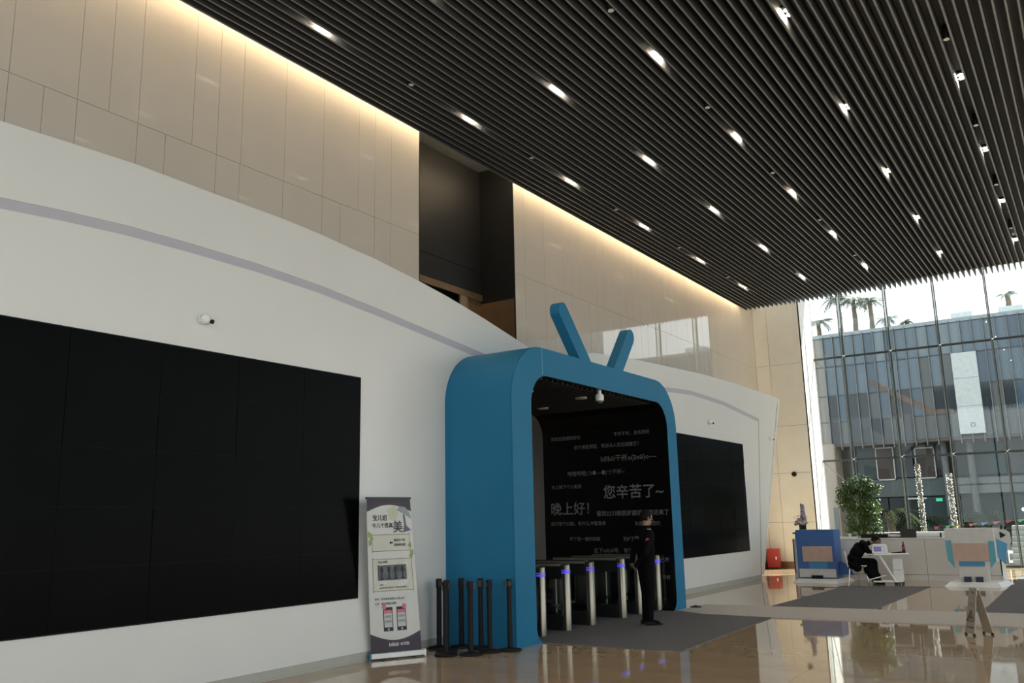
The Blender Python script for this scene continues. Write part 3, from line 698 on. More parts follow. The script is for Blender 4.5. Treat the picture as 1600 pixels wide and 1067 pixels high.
def hand_caps(w, d, n, s=1.0, curl=.5, mirror=1):
    """palm, four unequal curled fingers and a thumb leaving the side of the palm; w wrist, d along the hand, n palm normal (side the fingers curl to)"""
    w = Vector(w); d = Vector(d).normalized(); n = Vector(n); n = (n - d * n.dot(d)).normalized(); sd = d.cross(n) * mirror
    caps = []
    for q in (-.024, -.008, .008, .024): caps.append((tuple(w + d * .012 * s + sd * q * .7 * s), tuple(w + d * .075 * s + sd * q * s), .0125 * s, .0115 * s))
    for i, (q, L) in enumerate(((-.027, .060), (-.009, .072), (.009, .078), (.027, .068))):
        a = w + d * .08 * s + sd * q * s; dirv = d
        p = a
        for sgi, fr in enumerate((.42, .33, .25)):
            ang = curl * (sgi + .6); dv = (d * math.cos(ang) + n * math.sin(ang)).normalized(); p2 = p + dv * L * fr * s
            caps.append((tuple(p), tuple(p2), .0092 * s, .0085 * s)); p = p2
    b = w + d * .028 * s + sd * .030 * s; t1 = b + (d * .7 + sd * .75 + n * .25).normalized() * .034 * s; t2 = t1 + (d * .9 + sd * .1 + n * .55).normalized() * .028 * s
    caps += [(tuple(b - sd * .01 * s), tuple(t1), .0125 * s, .010 * s), (tuple(t1), tuple(t2), .0098 * s, .0085 * s)]
    return caps
def paint(me, rules, mats):
    me.materials.clear()
    for m in mats: me.materials.append(m)
    for p in me.polygons: p.material_index = rules(p.center)

# ---- standing guard (local: faces +y)
gd = empty('person', (-5.70, 12.06, .009), -math.radians(43)); tag(gd, 'person in black uniform standing with hands clasped behind the back, by the turnstiles', 'person')
V = Vector
caps = []
hc, gP = head_caps((-.005, .045, 1.505), (-.12, .97, -.05), h=.222)
caps += hc
caps += [((0, .012, 1.34), (0, .03, 1.45), .056, .052)]
caps += flat_caps((0, .0, 1.22), .205, .12, .13, 6) + flat_caps((0, .005, 1.05), .19, .118, .14, 6) + flat_caps((0, .005, .90), .172, .108, .12, 6) + flat_caps((0, 0, .81), .165, .105, .10, 5)
caps += [((-.17, 0, 1.285), (.17, 0, 1.285), .062, .062), ((-.09, 0, 1.325), (.09, 0, 1.325), .055, .055)]
for sx in (-1, 1):
    caps += [((sx * .19, -.01, 1.27), (sx * .255, -.09, 1.02), .062, .050), ((sx * .255, -.09, 1.02), (sx * .075, -.185, .835), .048, .034)]
    caps += [((sx * .085, 0, .80), (sx * .088, .012, .44), .098, .068), ((sx * .088, .012, .44), (sx * .085, -.012, .07), .066, .05)]
    caps += [((sx * .085, -.03, .05), (sx * .10, .10, .035), .042, .03)]
caps += hand_caps((-.072, -.187, .835), (.75, -.10, -.35), (0, .6, .5), 1.0, .55, 1)
caps += hand_caps((.072, -.187, .835), (-.75, -.22, -.10), (0, .6, .5), 1.0, .55, -1)
gm = caps_mesh(caps, 'body', .0095, 5)
def grule(c):
    if c.z > 1.395: return 0
    if c.z < .865 and c.y < -.165 and abs(c.x) < .085: return 0
    return 1
paint(gm, grule, [M_skin, M_cloth]); obj('body', gm, None, gd)
obj('hair', hair_mesh(gP), M_hair, gd); eyes(gP, gd)
obj('collar', MB().lathe([(.074, 1.345), (.070, 1.40), (.063, 1.402), (.066, 1.345)], (0, .02, 0), 20), M_cloth, gd)
obj('belt', MB().lathe([(.165, .865), (.168, .87), (.168, .91), (.165, .915)], (0, .004, 0), 28, sx=1.0, sy=.64), M_cloth, gd)
jk = MB().lathe([(.186, .775), (.190, .78), (.178, .865), (.172, .90)], (0, .002, 0), 28, sx=1.0, sy=.66); obj('jacket_hem', jk, M_cloth, gd)
for sx in (-1, 1):
    sh = MB().box(sx * .085 - .042, sx * .085 + .042, -.085, .075, 0, .062); obj('shoe', sh, M_shoe, gd, bevel=.018)
    tp = MB().hexa([(sx*.085-.042, .055, 0), (sx*.085+.042, .055, 0), (sx*.085+.030, .185, 0), (sx*.085-.030, .185, 0), (sx*.085-.040, .055, .060), (sx*.085+.040, .055, .060), (sx*.085+.026, .175, .034), (sx*.085-.026, .175, .034)])
    obj('shoe_toe', tp, M_shoe, gd, bevel=.014)
lt = text_mesh('上海保安', width=.17, bold=.02)
for v in lt.vertices: v.co = (v.co.x - .085, -.124 - .004 * math.cos(v.co.x * 18 - 1.5), 1.21 + v.co.y)
obj('back_lettering', lt, mat('reflective_print', (.45, .45, .44), .5), gd)
pm = text_mesh
obj('arm_patch', MB().tube([(.238, -.055, 1.20), (.262, -.06, 1.195)], .027, 12), mat('patch_red', (.30, .03, .025), .6), gd)
obj('shoulder_mark', MB().box(.145, .215, -.02, .02, 1.343, 1.352), mat('braid_white', (.6, .6, .58), .6), gd)

# ================================================================== RECEPTION DESK
DY = 21.95; DX0, DX1 = -6.45, -2.02; DZ = .94
dk = empty('reception_desk', (-4.2, DY, 0)); tag(dk, 'long white panelled reception desk in front of the glass wall', 'desk')
dx = lambda x: x + 4.2
obj('carcass', MB().box(dx(DX0) + .02, dx(DX1) - .02, .03, .78, .0, DZ - .03), M_gapdark, dk)
for a, b in ((DX0, -4.98), (-4.98, -3.50), (-3.50, DX1)):
    obj('front_panel', MB().box(dx(a) + .004, dx(b) - .004, 0, .03, .142, DZ - .035), M_desk, dk); obj('plinth_panel', MB().box(dx(a) + .003, dx(b) - .003, .006, .03, 0, .134), M_desk, dk)
obj('side_panel', MB().box(dx(DX0), dx(DX0) + .03, 0, .80, 0, DZ - .035), M_desk, dk); obj('side_panel', MB().box(dx(DX1) - .03, dx(DX1), 0, .80, 0, DZ - .035), M_desk, dk)
wt = obj('desk_worktop', MB().box(DX0 - .01, DX1 + .01, DY - .015, DY + .82, DZ - .033, DZ), M_desk, bevel=.004); tag(wt, 'white worktop lying along the reception desk', 'worktop')
# ---- display blocks at the desk's ends (plain blocks, artwork left out)
def pedestal(name, x0, x1, y0, y1, label):
    r = empty(name, ((x0 + x1) / 2, y0, 0)); h = (x1 - x0) / 2
    obj('plinth', MB().hexa([(-h - .08, -.24, 0), (h + .06, -.24, 0), (h + .22, .72, 0), (-h - .02, .72, 0), (-h, -.06, .085), (h - .02, -.06, .085), (h + .1, .70, .085), (-h + .02, .70, .085)]), M_plast, r)
    tag(r, label, 'display'); return r, h
M_pblue = mat('poster_blue', (.045, .13, .36), .5); M_peach = mat('poster_peach', (.50, .35, .29), .5); M_pteal = mat('poster_teal', (.10, .36, .46), .5); M_ptorso = mat('poster_white', (.58, .57, .55), .5); M_midblue = mat('poster_midblue', (.06, .24, .42), .5)
r, h = pedestal('display_stand', -6.06, -5.21, 20.9, 21.6, 'blue and peach display stand on a low white base, left end of the desk')
obj('head_box', MB().box(-h, h, 0, .58, .10, 1.165), M_pblue, r)
obj('front_board', MB().prism([(-h + .03, .30), (h - .01, .30), (h - .01, .115), (-h + .03, .115)], -.012, 0, 'y'), M_ptorso, r)
obj('face_panel', MB().box(-h + .13, h - .06, -.018, -.001, .46, .80), M_peach, r)
obj('collar_panel', MB().box(-h + .26, h - .18, -.018, -.012, .30, .45), M_midblue, r)
obj('foot_panel', MB().box(-h + .30, h - .30, -.05, -.012, .086, .16), M_blackm, r)
obj('side_wing', MB().prism([(h, .16), (h + .30, .16), (h + .22, .34), (h + .06, .46), (h, .46)], .30, .33, 'y'), M_pblue, r)
r, h = pedestal('display_stand', -2.90, -1.99, 20.7, 21.4, 'white, peach and cyan display stand on a low white base, right end of the desk')
obj('head_box', MB().box(-h, h, 0, .50, .50, 1.16), M_ptorso, r)
obj('torso_board', MB().box(-h + .20, h - .16, .0, .10, .085, .52), M_ptorso, r)
obj('face_panel', MB().box(-h + .12, h - .12, -.018, -.001, .50, .86), M_peach, r)
obj('collar_panel', MB().box(-h + .22, h - .22, -.018, -.001, .40, .495), M_midblue, r)
obj('foot_panel', MB().box(-h + .28, -.04, -.06, .0, .086, .19), mat('poster_navy', (.015, .02, .06), .5), r); obj('foot_panel', MB().box(.04, h - .28, -.06, .0, .086, .19), MATS['poster_navy'], r)
obj('side_panel', MB().prism([(-h, .92), (-h + .11, .92), (-h + .13, .36), (-h + .02, .52)], -.016, 0, 'y'), M_pteal, r); obj('side_panel', MB().prism([(h - .11, .90), (h, .90), (h - .01, .50), (h - .12, .36)], -.016, 0, 'y'), M_pteal, r)
obj('rear_board', MB().prism([(h, 1.15), (h + .14, 1.17), (h + .27, 1.06), (h + .28, .88), (h + .16, .62), (h, .55)], .30, .33, 'y'), M_ptorso, r)
obj('side_panel', MB().prism([(h + .02, .94), (h + .20, .84), (h + .13, .42), (h + .02, .55)], .285, .299, 'y'), mat('poster_cyan', (.08, .30, .50), .5), r)
obj('play_mark', MB().prism([(h + .09, 1.08), (h + .09, .95), (h + .20, 1.01)], .285, .299, 'y'), M_blackm, r)
obj('tick_mark', MB().prism([(h + .11, 1.13), (h + .145, 1.13), (h + .155, 1.21), (h + .12, 1.21)], .285, .325, 'y'), M_blackm, r); obj('tick_mark', MB().prism([(h + .17, 1.12), (h + .20, 1.135), (h + .235, 1.19), (h + .20, 1.20)], .285, .325, 'y'), M_blackm, r)

# ---- things on the desk
vs_ = empty('flower_vase', (-6.22, 22.12, DZ + .155)); tag(vs_, 'black vase with pale roses and an upright lilac spray on the desk\'s left end', 'vase')
obj('vessel', MB().lathe([(.07, 0), (.085, .02), (.085, .19), (.09, .20), (.075, .20)], seg=4), M_blackm, vs_)
fl = MB(); 
for i in range(26):
    a = i * 2.4; rr = .026 * math.sqrt(i); fl.ball((rr * math.cos(a) - .04, rr * math.sin(a), .33 - rr * .95 + random.uniform(-.02, .03)), random.uniform(.034, .046), seg=8, rings=6)
obj('roses', fl, mat('rose_pale', (.55, .47, .42), .7, var=.3, scale=8), vs_)
lv = MB()
for i in range(90):
    a = random.uniform(0, 6.28); rr = random.uniform(.05, .17); z = .2 + random.uniform(-.06, .20); c = V((rr * math.cos(a) - .02, rr * math.sin(a), z)); d = V((math.cos(a), math.sin(a), random.uniform(-.3, .6))) * .06; s = V((-math.sin(a), math.cos(a), 0)) * .022
    lv.quad(c - d * .5, c + s, c + d, c - s)
obj('leaves', lv, mat('vase_leaf', (.10, .14, .05), .6), vs_)
sp = MB()
for i in range(44):
    z = .26 + .40 * i / 44; a = i * 2.4; w_ = .055 * (1.15 - i / 55); sp.ball((.03 + w_ * math.cos(a), w_ * math.sin(a), z), random.uniform(.018, .03), seg=6, rings=5)
obj('lilac_spray', sp, mat('lilac', (.33, .29, .38), .7, var=.4, scale=10), vs_)
obj('tall_stems', MB().tube([(.03, 0, .18), (.03, 0, .66)], .008, 5).tube([(-.02, .01, .18), (-.015, .01, .69)], .008, 5).tube([(0, 0, .2), (.0, 0, .68)], .012, 5), mat('stem_dark', (.07, .08, .04), .7), vs_)
tr_ = obj('flower_tray', MB().box(-6.45, -5.85, DY + .06, DY + .36, DZ + .115, DZ + .15).box(-6.40, -5.9, DY + .08, DY + .34, DZ + .002, DZ + .115), M_blackm); tag(tr_, 'black stand under the flower vase on the reception desk', 'stand')
vs_.location.z = DZ + .151
cup = empty('cup', (-5.17, 22.25, DZ + .001)); tag(cup, 'small pale teal cup on the reception desk beside the plant', 'cup')
obj('body', MB().lathe([(.03, 0), (.042, .09), (.038, .09), (.028, .01)], seg=16), mat('cup_teal', (.40, .58, .58), .3), cup); obj('lid', MB().lathe([(.044, .09), (.044, .1), (.02, .104)], seg=16), M_plast, cup)
for i, (x, y, w) in enumerate(((-5.45, 22.2, .42), (-4.98, 22.3, .30))):
    p_ = obj('paper_stack', MB().box(x, x + w, y, y + .22, DZ + .001, DZ + .03), M_plast); tag(p_, ['white paper stack on the desk left of the teal cup', 'white paper stack on the desk right of the teal cup'][i], 'paper')
ty = empty('document_tray', (-4.60, 22.28, DZ + .001)); tag(ty, 'flat black document tray on the desk behind the seated person', 'tray')
obj('base', MB().box(-.29, .29, -.14, .16, 0, .012), M_blackm, ty); obj('rim', MB().box(-.29, .29, -.14, -.13, .012, .085).box(-.29, .29, .15, .16, .012, .085).box(-.29, -.28, -.13, .15, .012, .085).box(.28, .29, -.13, .15, .012, .085), M_blackm, ty)
bk = empty('book_stack', (-4.16, 22.35, DZ + .001)); tag(bk, 'low stack of red and white booklets left of the laptop', 'books')
for i, (m_, w) in enumerate(((M_blackm, .19), (M_plast, .18), (M_plast, .17), (M_red, .15))): obj('booklet', MB().box(-w + .01 * i, w, -.1, .1, i * .027, i * .027 + .025), m_, bk)
lp = empty('laptop', (-3.86, 22.2, DZ + .001), .12); tag(lp, 'dark laptop standing open on the reception desk', 'laptop')
obj('keyboard_base', MB().box(-.17, .17, .0, .24, 0, .016), M_black, lp); obj('lid', MB().hexa([(-.17, -.012, .016), (.17, -.012, .016), (.17, 0, .016), (-.17, 0, .016), (-.17, -.062, .20), (.17, -.062, .20), (.17, -.05, .20), (-.17, -.05, .20)]), mat('laptop_grey', (.035, .036, .04), .4), lp)
tbx = empty('poster_tube', (-3.42, 22.22, DZ + .056)); tag(tbx, 'white rolled poster tube with black end lying on the desk beside the white display stand', 'tube')
obj('roll', MB().tube([(-.24, 0, 0), (.22, 0, 0)], .05, 16), M_plast, tbx); obj('end_ring', MB().tube([(.22, 0, 0), (.245, 0, 0)], .055, 16), M_blackm, tbx)

# ---- side table with printer, bottle, tower
tb_ = empty('folding_table', (-4.08, 20.72, 0), math.radians(10)); tag(tb_, 'white folding table on castors in front of the reception desk', 'table')
obj('table_top', MB().prism([(-.46, -.20), (-.24, -.30), (.44, -.02), (.40, .26), (-.44, .20)], .628, .655, 'z'), M_plast, tb_, bevel=.006)
for y in (-.14, .14):
    obj('leg', MB().tube([(-.16, y, .62), (.13, y, .07)], .024, 8), M_plast, tb_); obj('foot_bar', MB().tube([(-.32, y, .07), (.20, y, .07)], .018, 8), M_plast, tb_)
obj('brace', MB().tube([(-.42, -.14, .10), (-.05, -.14, .20)], .014, 8), M_plast, tb_)
obj('foot_bar', MB().tube([(.10, -.14, .07), (.10, .14, .07)], .014, 8), M_plast, tb_)
for x in (-.30, .19):
    for y in (-.14, .14): obj('castor', MB().tube([(x, y - .012, .032), (x, y + .012, .032)], .031, 12), M_black, tb_)
pc = empty('computer_tower', (-3.93, 20.98, .0), .1); tag(pc, 'white computer tower standing under the folding table', 'computer')
obj('case', MB().box(-.09, .09, -.2, .2, .05, .52), M_plast, pc, bevel=.006); obj('seam', MB().box(-.088, .088, -.203, -.2, .30, .306), M_gapdark, pc)
for x in (-.07, .07):
    for y in (-.15, .15): obj('foot', MB().lathe([(.018, 0), (.018, .05)], (x, y, 0), 10), M_black, pc)
pr = empty('label_printer', (-4.20, 20.62, .656), math.radians(12)); tag(pr, 'white rounded desktop printer with a violet display on the folding table', 'printer')
obj('housing', MB().prism([(-.15, 0), (.15, 0), (.165, .03), (.15, .17), (.115, .20), (-.115, .20), (-.15, .17), (-.16, .03)], -.10, .10, 'y'), M_plast, pr, bevel=.015)
obj('display', MB().box(-.115, .035, -.108, -.1, .045, .145), mat('violet_display', (.05, .035, .12), .2, emit=(.12, .09, .30), estr=.35), pr); obj('button', MB().lathe([(.012, 0), (.012, .006)], (.08, -.104, .05), 10), M_blackm, pr); obj('slot', MB().box(-.05, .09, -.03, .0, .198, .206), M_blackm, pr)
obj('antenna', MB().tube([(-.07, 0, .2), (-.10, 0, .29)], .010, 6).tube([(.02, 0, .2), (.035, 0, .30)], .012, 6), M_blackm, pr)
bt = empty('drink_bottle', (-3.74, 20.78, .656)); tag(bt, 'cola bottle with red cap and label at the right end of the folding table', 'bottle')
obj('bottle', MB().lathe([(.03, 0), (.034, .01), (.034, .13), (.026, .17), (.013, .21), (.013, .225)], seg=16), mat('cola', (.03, .008, .006), .1), bt); obj('label_wrap', MB().lathe([(.0348, .085), (.0348, .135)], seg=16), M_red, bt); obj('cap', MB().lathe([(.016, .222), (.016, .245), (.012, .247)], seg=12), M_red, bt)
tb2 = empty('terminal', (-3.88, 20.78, .656), .2); tag(tb2, 'flat black payment terminal on the table between printer and bottle', 'terminal'); obj('case', MB().hexa([(-.12, -.06, 0), (.1, -.06, 0), (.1, .06, 0), (-.12, .06, 0), (-.12, -.06, .012), (.1, -.06, .035), (.1, .06, .035), (-.12, .06, .012)]), M_blackm, tb2); obj('screen', MB().hexa([(.0, -.05, .026), (.09, -.05, .036), (.09, .05, .036), (.0, .05, .026), (.0, -.05, .027), (.09, -.05, .037), (.09, .05, .037), (.0, .05, .027)]), M_screen, tb2)
# ---- chair
ch = empty('chair', (-4.72, 20.72, 0), math.radians(14)); tag(ch, 'white moulded chair with thin chrome legs under the seated person', 'chair')
obj('seat', MB().prism([(-.2, -.2), (.2, -.19), (.2, .19), (-.2, .2)], .385, .405, 'z'), M_plast, ch, bevel=.008)
obj('backrest', MB().prism([(-.20, .36), (-.185, .36), (-.215, .70), (-.245, .70)], -.19, .19, 'y'), M_plast, ch, bevel=.006)
for sx in (-1, 1):
    for sy in (-1, 1): obj('leg', MB().tube([(sx * .15, sy * .15, .385), (sx * .21, sy * .19, .0)], .010, 8), M_chrome, ch)
# ---- seated person (local: faces +x after turning; built facing +y)
pr2 = empty('person', (-4.72, 20.72, 0), math.radians(-76)); tag(pr2, 'person in a long black coat sitting bent over the folding table', 'person')
caps = []
hc, sP = head_caps((.02, .42, .92), (0.08, .85, -.55), V((0, .5, .8)), h=.205)
caps += hc + [((0, .26, .86), (0, .36, .90), .055, .05)]
caps += flat_caps((0, -.03, .48), .18, .125, .10, 5) + flat_caps((0, -.02, .60), .175, .125, .12, 5) + flat_caps((0, .06, .72), .185, .12, .12, 5) + flat_caps((0, .16, .80), .185, .10, .10, 5)
caps += [((-.16, .19, .83), (.16, .19, .83), .07, .07)]
for sx in (-1, 1):
    caps += [((sx * .18, .20, .81), (sx * .235, .27, .66), .065, .052), ((sx * .235, .27, .66), (sx * .10, .46, .70), .05, .038)]
    caps += [((sx * .09, -.02, .46), (sx * .12, .34, .46), .10, .082), ((sx * .12, .34, .46), (sx * .11, .36, .10), .082, .06), ((sx * .11, .34, .05), (sx * .115, .46, .035), .045, .032)]
caps += hand_caps((-.095, .47, .70), (.35, .8, -.1), (.5, 0, -.6), .95, .5, 1) + hand_caps((.095, .47, .70), (-.35, .8, -.1), (-.5, 0, -.6), .95, .5, -1)
# skirt of the coat hanging over seat and knees
caps += [((-.16, -.08, .42), (.16, -.08, .42), .11, .11), ((-.15, .0, .36), (.15, .0, .36), .10, .10), ((-.12, .28, .38), (.12, .28, .38), .11, .11), ((-.12, .33, .26), (.12, .33, .26), .10, .10), ((-.12, .35, .16), (.12, .35, .16), .115, .115), ((-.12, .30, .22), (.12, .30, .22), .13, .13), ((-.12, .24, .30), (.12, .24, .30), .12, .12), ((-.12, .36, .10), (.12, .36, .10), .10, .10), ((-.15, .02, .68), (.15, .02, .68), .13, .13), ((-.15, -.06, .54), (.15, -.06, .54), .13, .13)]
sm = caps_mesh(caps, 'body', .010, 6)
def srule(c):
    if (c - V((.02, .42, .92))).length < .135 and (c - V((0, .26, .86))).length > .075: return 0
    if c.y > .485 and c.z > .62: return 0
    return 1
paint(sm, srule, [M_skin, M_cloth]); obj('body', sm, None, pr2)
obj('hair', hair_mesh(sP), M_hair, pr2); eyes(sP, pr2)
gl_ = MB()
for sx in (-1, 1):
    ring = [sP(sx * .031 + .024 * math.cos(t * .524), .084, .002 + .019 * math.sin(t * .524)) for t in range(13)]; gl_.tube(ring, .0028, 5, caps=False); gl_.tube([sP(sx * .055, .08, .005), sP(sx * .080, -.01, .008)], .0028, 5)
obj('glasses', gl_, M_blackm, pr2)
for sx in (-1, 1): obj('shoe', MB().box(sx * .112 - .042, sx * .112 + .042, .29, .53, 0, .06), M_blackm, pr2, bevel=.018)

# ================================================================== SMALL THINGS AT THE END WALL
sg = empty('wall_speaker', (-7.51, YE, 2.68)); tag(sg, 'small round dark wall socket high on the beige end wall', 'speaker')
obj('ring', MB().tube([(0, -.03, 0), (0, 0, 0)], .075, 20), mat('brown_ring', (.09, .07, .05), .5), sg); obj('grille', MB().tube([(0, -.034, 0), (0, -.028, 0)], .055, 20), M_blackm, sg)
rb = empty('fire_cabinet', (-8.2, 25.95, 0)); tag(rb, 'red fire extinguisher box on the floor by the end wall', 'fire box')
obj('box', MB().box(-.16, .16, -.12, .14, .03, .56), M_red, rb, bevel=.008); obj('door', MB().box(-.145, .145, -.13, -.12, .05, .54), M_red, rb); obj('handle', MB().box(.10, .12, -.145, -.13, .26, .34), M_chrome, rb)
for sx in (-1, 1): obj('foot', MB().box(sx * .13 - .02, sx * .13 + .02, -.1, .12, 0, .03), M_black, rb)

# ================================================================== WET-FLOOR SIGN
ws = empty('wet_floor_sign', (-1.52, 12.74, 0), math.radians(-47)); tag(ws, 'folding steel wet-floor sign standing open on the polished tiles', 'floor sign')
def leaf(sgn):
    mb = MB(); t = .006; zt = .555
    y0, y1 = sgn * .125, sgn * .012
    def q(u, v, o): return (u, y0 + (y1 - y0) * v + o * sgn, .02 + (zt - .02) * v)
    def strip(u0a, u1a, v0, u0b, u1b, v1):
        mb.hexa([q(u0a, v0, 0), q(u1a, v0, 0), q(u1a, v0, t), q(u0a, v0, t), q(u0b, v1, 0), q(u1b, v1, 0), q(u1b, v1, t), q(u0b, v1, t)])
    strip(-.088, .088, 0, -.072, .072, .86); strip(-.072, -.038, .86, -.070, -.036, .95); strip(.038, .072, .86, .036, .070, .95); strip(-.070, .070, .95, -.068, .068, 1.0)
    return mb
ml = mat('sign_steel', (.40, .36, .30), .4, metal=.25, var=.05)
obj('front_leaf', leaf(-1), ml, ws); obj('rear_leaf', leaf(1), ml, ws)
obj('hinge', MB().tube([(-.07, 0, .555), (.07, 0, .555)], .016, 8), ml, ws)
for sx in (-.078, .078):
    for sy in (-.125, .125): obj('foot', MB().box(sx - .012, sx + .012, sy - .012, sy + .012, 0, .026), M_blackm, ws)
def wsp(u, v, o=.003): return (u, -.125 + .113 * v - .006 - o, .02 + .535 * v)
def wtext(s, w, v, bold):
    me = text_mesh(s, width=w, bold=bold); hh = max(q.co.y for q in me.vertices) / .54
    for q in me.vertices: q.co = wsp(q.co.x - w / 2, v - hh / 2 + q.co.y / .54, .001)
    obj('lettering', me, M_bk, ws)
wtext('CAUTION', .085, .68, .02); wtext('WET FLOOR', .105, .63, .02); wtext('小心地滑', .12, .14, .03)
tri = MB(); 
for a, b in (((-.062, .28), (.062, .28)), ((.062, .28), (0, .52)), ((0, .52), (-.062, .28))): tri.tube([wsp(a[0], a[1]), wsp(b[0], b[1])], .0045, 5)
tri.tube([wsp(-.012, .44), wsp(.0, .38), wsp(.02, .33)], .004, 5); tri.tube([wsp(-.03, .36), wsp(.0, .38), wsp(.03, .40)], .003, 5); tri.tube([wsp(.0, .38), wsp(-.02, .31)], .004, 5)
obj('warning_triangle', tri, mat('sign_maroon', (.07, .015, .02), .6), ws)

# ================================================================== INDOOR PLANT
pl = empty('potted_fig', (-5.30, 24.3, 0)); tag(pl, 'tall bushy weeping fig behind the reception desk', 'plant')
obj('pot', MB().lathe([(.22, 0), (.27, .45), (.29, .47), (.25, .47), (.24, .40)], seg=24), M_pot, pl)
tk = MB(); 
for i in range(3): tk.tube([(random.uniform(-.05, .05), random.uniform(-.05, .05), .4), (random.uniform(-.06, .06), random.uniform(-.06, .06), 1.2), (random.uniform(-.25, .25), random.uniform(-.2, .2), 2.1)], [.04, .03, .012], 7)
obj('trunk', tk, M_trunk, pl)
lf = MB(); random.seed(21)
def leafq(mb, c, L, w):
    a = random.uniform(0, 6.28); el = random.uniform(-1.3, .3); d = V((math.cos(a) * math.cos(el), math.sin(a) * math.cos(el), math.sin(el))); s = d.cross(V((0, 0, 1))).normalized(); n = s.cross(d)
    c = V(c); m = c + d * L * .5 + n * L * .08; n0 = len(mb.v)
    mb.v += [tuple(c), tuple(m + s * w), tuple(c + d * L), tuple(m - s * w)]; mb.f += [(n0, n0 + 1, n0 + 2), (n0, n0 + 2, n0 + 3)]
CL = [(0, 0, 2.28, .42, .26, 760), (-.30, -.05, 2.05, .30, .26, 480), (.22, 0, 2.12, .30, .24, 420), (-.42, 0, 1.82, .20, .24, 300), (-.02, -.05, 1.78, .38, .34, 760), (.22, .05, 1.70, .28, .36, 480), (-.12, 0, 1.40, .32, .32, 480), (.18, 0, 1.28, .28, .34, 420), (.36, 0, 1.15, .16, .25, 150), (-.22, 0, 1.10, .22, .25, 260), (.02, 0, 1.0, .3, .25, 260), (.40, 0, 2.2, .22, .08, 120)]
for cx, cy, cz, rx, rz, nn in CL:
    for i in range(nn):
        while True:
            p = V((random.uniform(-1, 1), random.uniform(-1, 1), random.uniform(-1, 1)))
            if p.length < 1: break
        leafq(lf, (cx + p.x * rx, cy + p.y * rx * .8, cz + p.z * rz), random.uniform(.06, .10), .022)
tag(obj('foliage', lf, M_leaf, pl), kind='stuff')

# ================================================================== OUTSIDE
ground = obj('ground', MB().box(-60, 60, YG + .3, 90, -.3, -.02), mat('paving', (.20, .195, .19), .7, var=.1, scale=2)); tag(ground, kind='structure')
gr2 = obj('ground_side', MB().box(XR + .4, 60, -40, YG + .3, -.3, -.02), MATS['paving']); tag(gr2, kind='structure')
lw = obj('planter_wall', MB().box(-6.9, -2.6, 30.4, 30.7, -.02, .86).box(-6.92, -2.58, 30.38, 30.72, .86, .90), mat('concrete', (.44, .44, .43), .7, var=.06)); tag(lw, 'low pale concrete planter wall outside the glass', 'low wall')
# ---- building across the forecourt
bd = empty('office_building', (-2.0, 45, 0)); tag(bd, 'office block with blue-grey curtain wall across the forecourt', 'building')
BX = lambda x: x + 2.0
obj('core', MB().box(BX(-11.6), BX(14), 2.6, 14, 0, 4.75).box(BX(-11.6), BX(14), .12, 14, 4.78, 10.2), mat('core_dark', (.035, .04, .045), .6), bd)
obj('soffit', MB().box(BX(-11.6), BX(14), 0, 2.7, 4.72, 4.80), mat('soffit_brown', (.10, .075, .06), .6), bd)
obj('parapet', MB().box(BX(-11.6), BX(14), -.05, .3, 10.2, 10.38), mat('parapet', (.22, .26, .28), .4), bd)
random.seed(5)
obj('tower', MB().box(BX(7.2), BX(20), -.3, 1.4, 0, 24), mat('tower_stone', (.16, .165, .17), .6, var=.1, scale=.8), bd)
obj('stone_wing', MB().box(BX(-16), BX(-10.72), -.3, 3, 0, 4.86).box(BX(-16), BX(-11.33), -.3, 3, 4.86, 9.4), mat('stone_beige', (.25, .205, .165), .7, var=.06, scale=1), bd)
obj('wing_window', MB().box(BX(-11.02), BX(-10.80), -.33, -.29, .45, 1.8), mat('wing_glass', (.05, .06, .07), .2), bd)
tints = [mat('pane_a', (.060, .095, .130), .12), mat('pane_b', (.095, .135, .170), .12), mat('pane_c', (.14, .18, .21), .15), mat('pane_d', (.022, .032, .042), .1), mat('pane_e', (.085, .095, .10), .3), mat('pane_f', (.20, .19, .185), .4)]
zr = [4.84, 5.95, 7.25, 8.72, 10.2]
x = -11.35; i = 0
while x < 12:
    for j in range(4):
        if -5.15 < x + .24 < -4.1 and j < 3: continue
        if i == 0: t = 5
        elif j == 3: t = random.choice([1, 1, 2, 0])
        elif j == 2: t = random.choice([0, 0, 1, 1, 4])
        elif j == 1: t = random.choice([0, 3, 3, 4, 0])
        else: t = random.choice([4, 3, 4, 0])
        if x > 1: 
            pass
        obj('pane', MB().box(BX(x) + .02, BX(x) + .46, 0 + random.choice([0, .02]), .06, zr[j] + .03, zr[j + 1] - .03), tints[t], bd)
    obj('facade_fin', MB().box(BX(x) - .018, BX(x) + .018, -.14, .1, 4.55, 10.25), mat('fin_grey', (.12, .127, .13), .5), bd)
    x += .48; i += 1
for z in zr: obj('floor_band', MB().box(BX(-11.35), BX(12), -.015, .08, z - .028, z + .028), mat('band_dark', (.05, .06, .07), .5), bd)
obj('blank_panel', MB().box(BX(-5.12), BX(-4.08), -.20, .05, 4.95, 8.70), mat('pale_panel', (.40, .43, .43), .5, var=.08), bd)
for z in (6.2, 7.5): obj('panel_joint', MB().box(BX(-5.12), BX(-4.08), -.205, -.2, z, z + .015), MATS['fin_grey'], bd)
obj('panel_ring', MB().tube([(BX(-4.55) + .09 * math.cos(t * .524), -.21, 5.35 + .09 * math.sin(t * .524)) for t in range(13)], .015, 5, caps=False), MATS['fin_grey'], bd)
obj('sloped_band', MB().prism([(BX(-8.8), 7.9), (BX(-6.1), 6.2), (BX(-5.3), 6.15), (BX(-5.3), 5.95), (BX(-6.2), 5.95), (BX(-8.8), 7.6)], -.012, .0, 'y'), mat('terracotta', (.11, .072, .055), .5), bd)  # sloping terracotta band laid over the facade panes
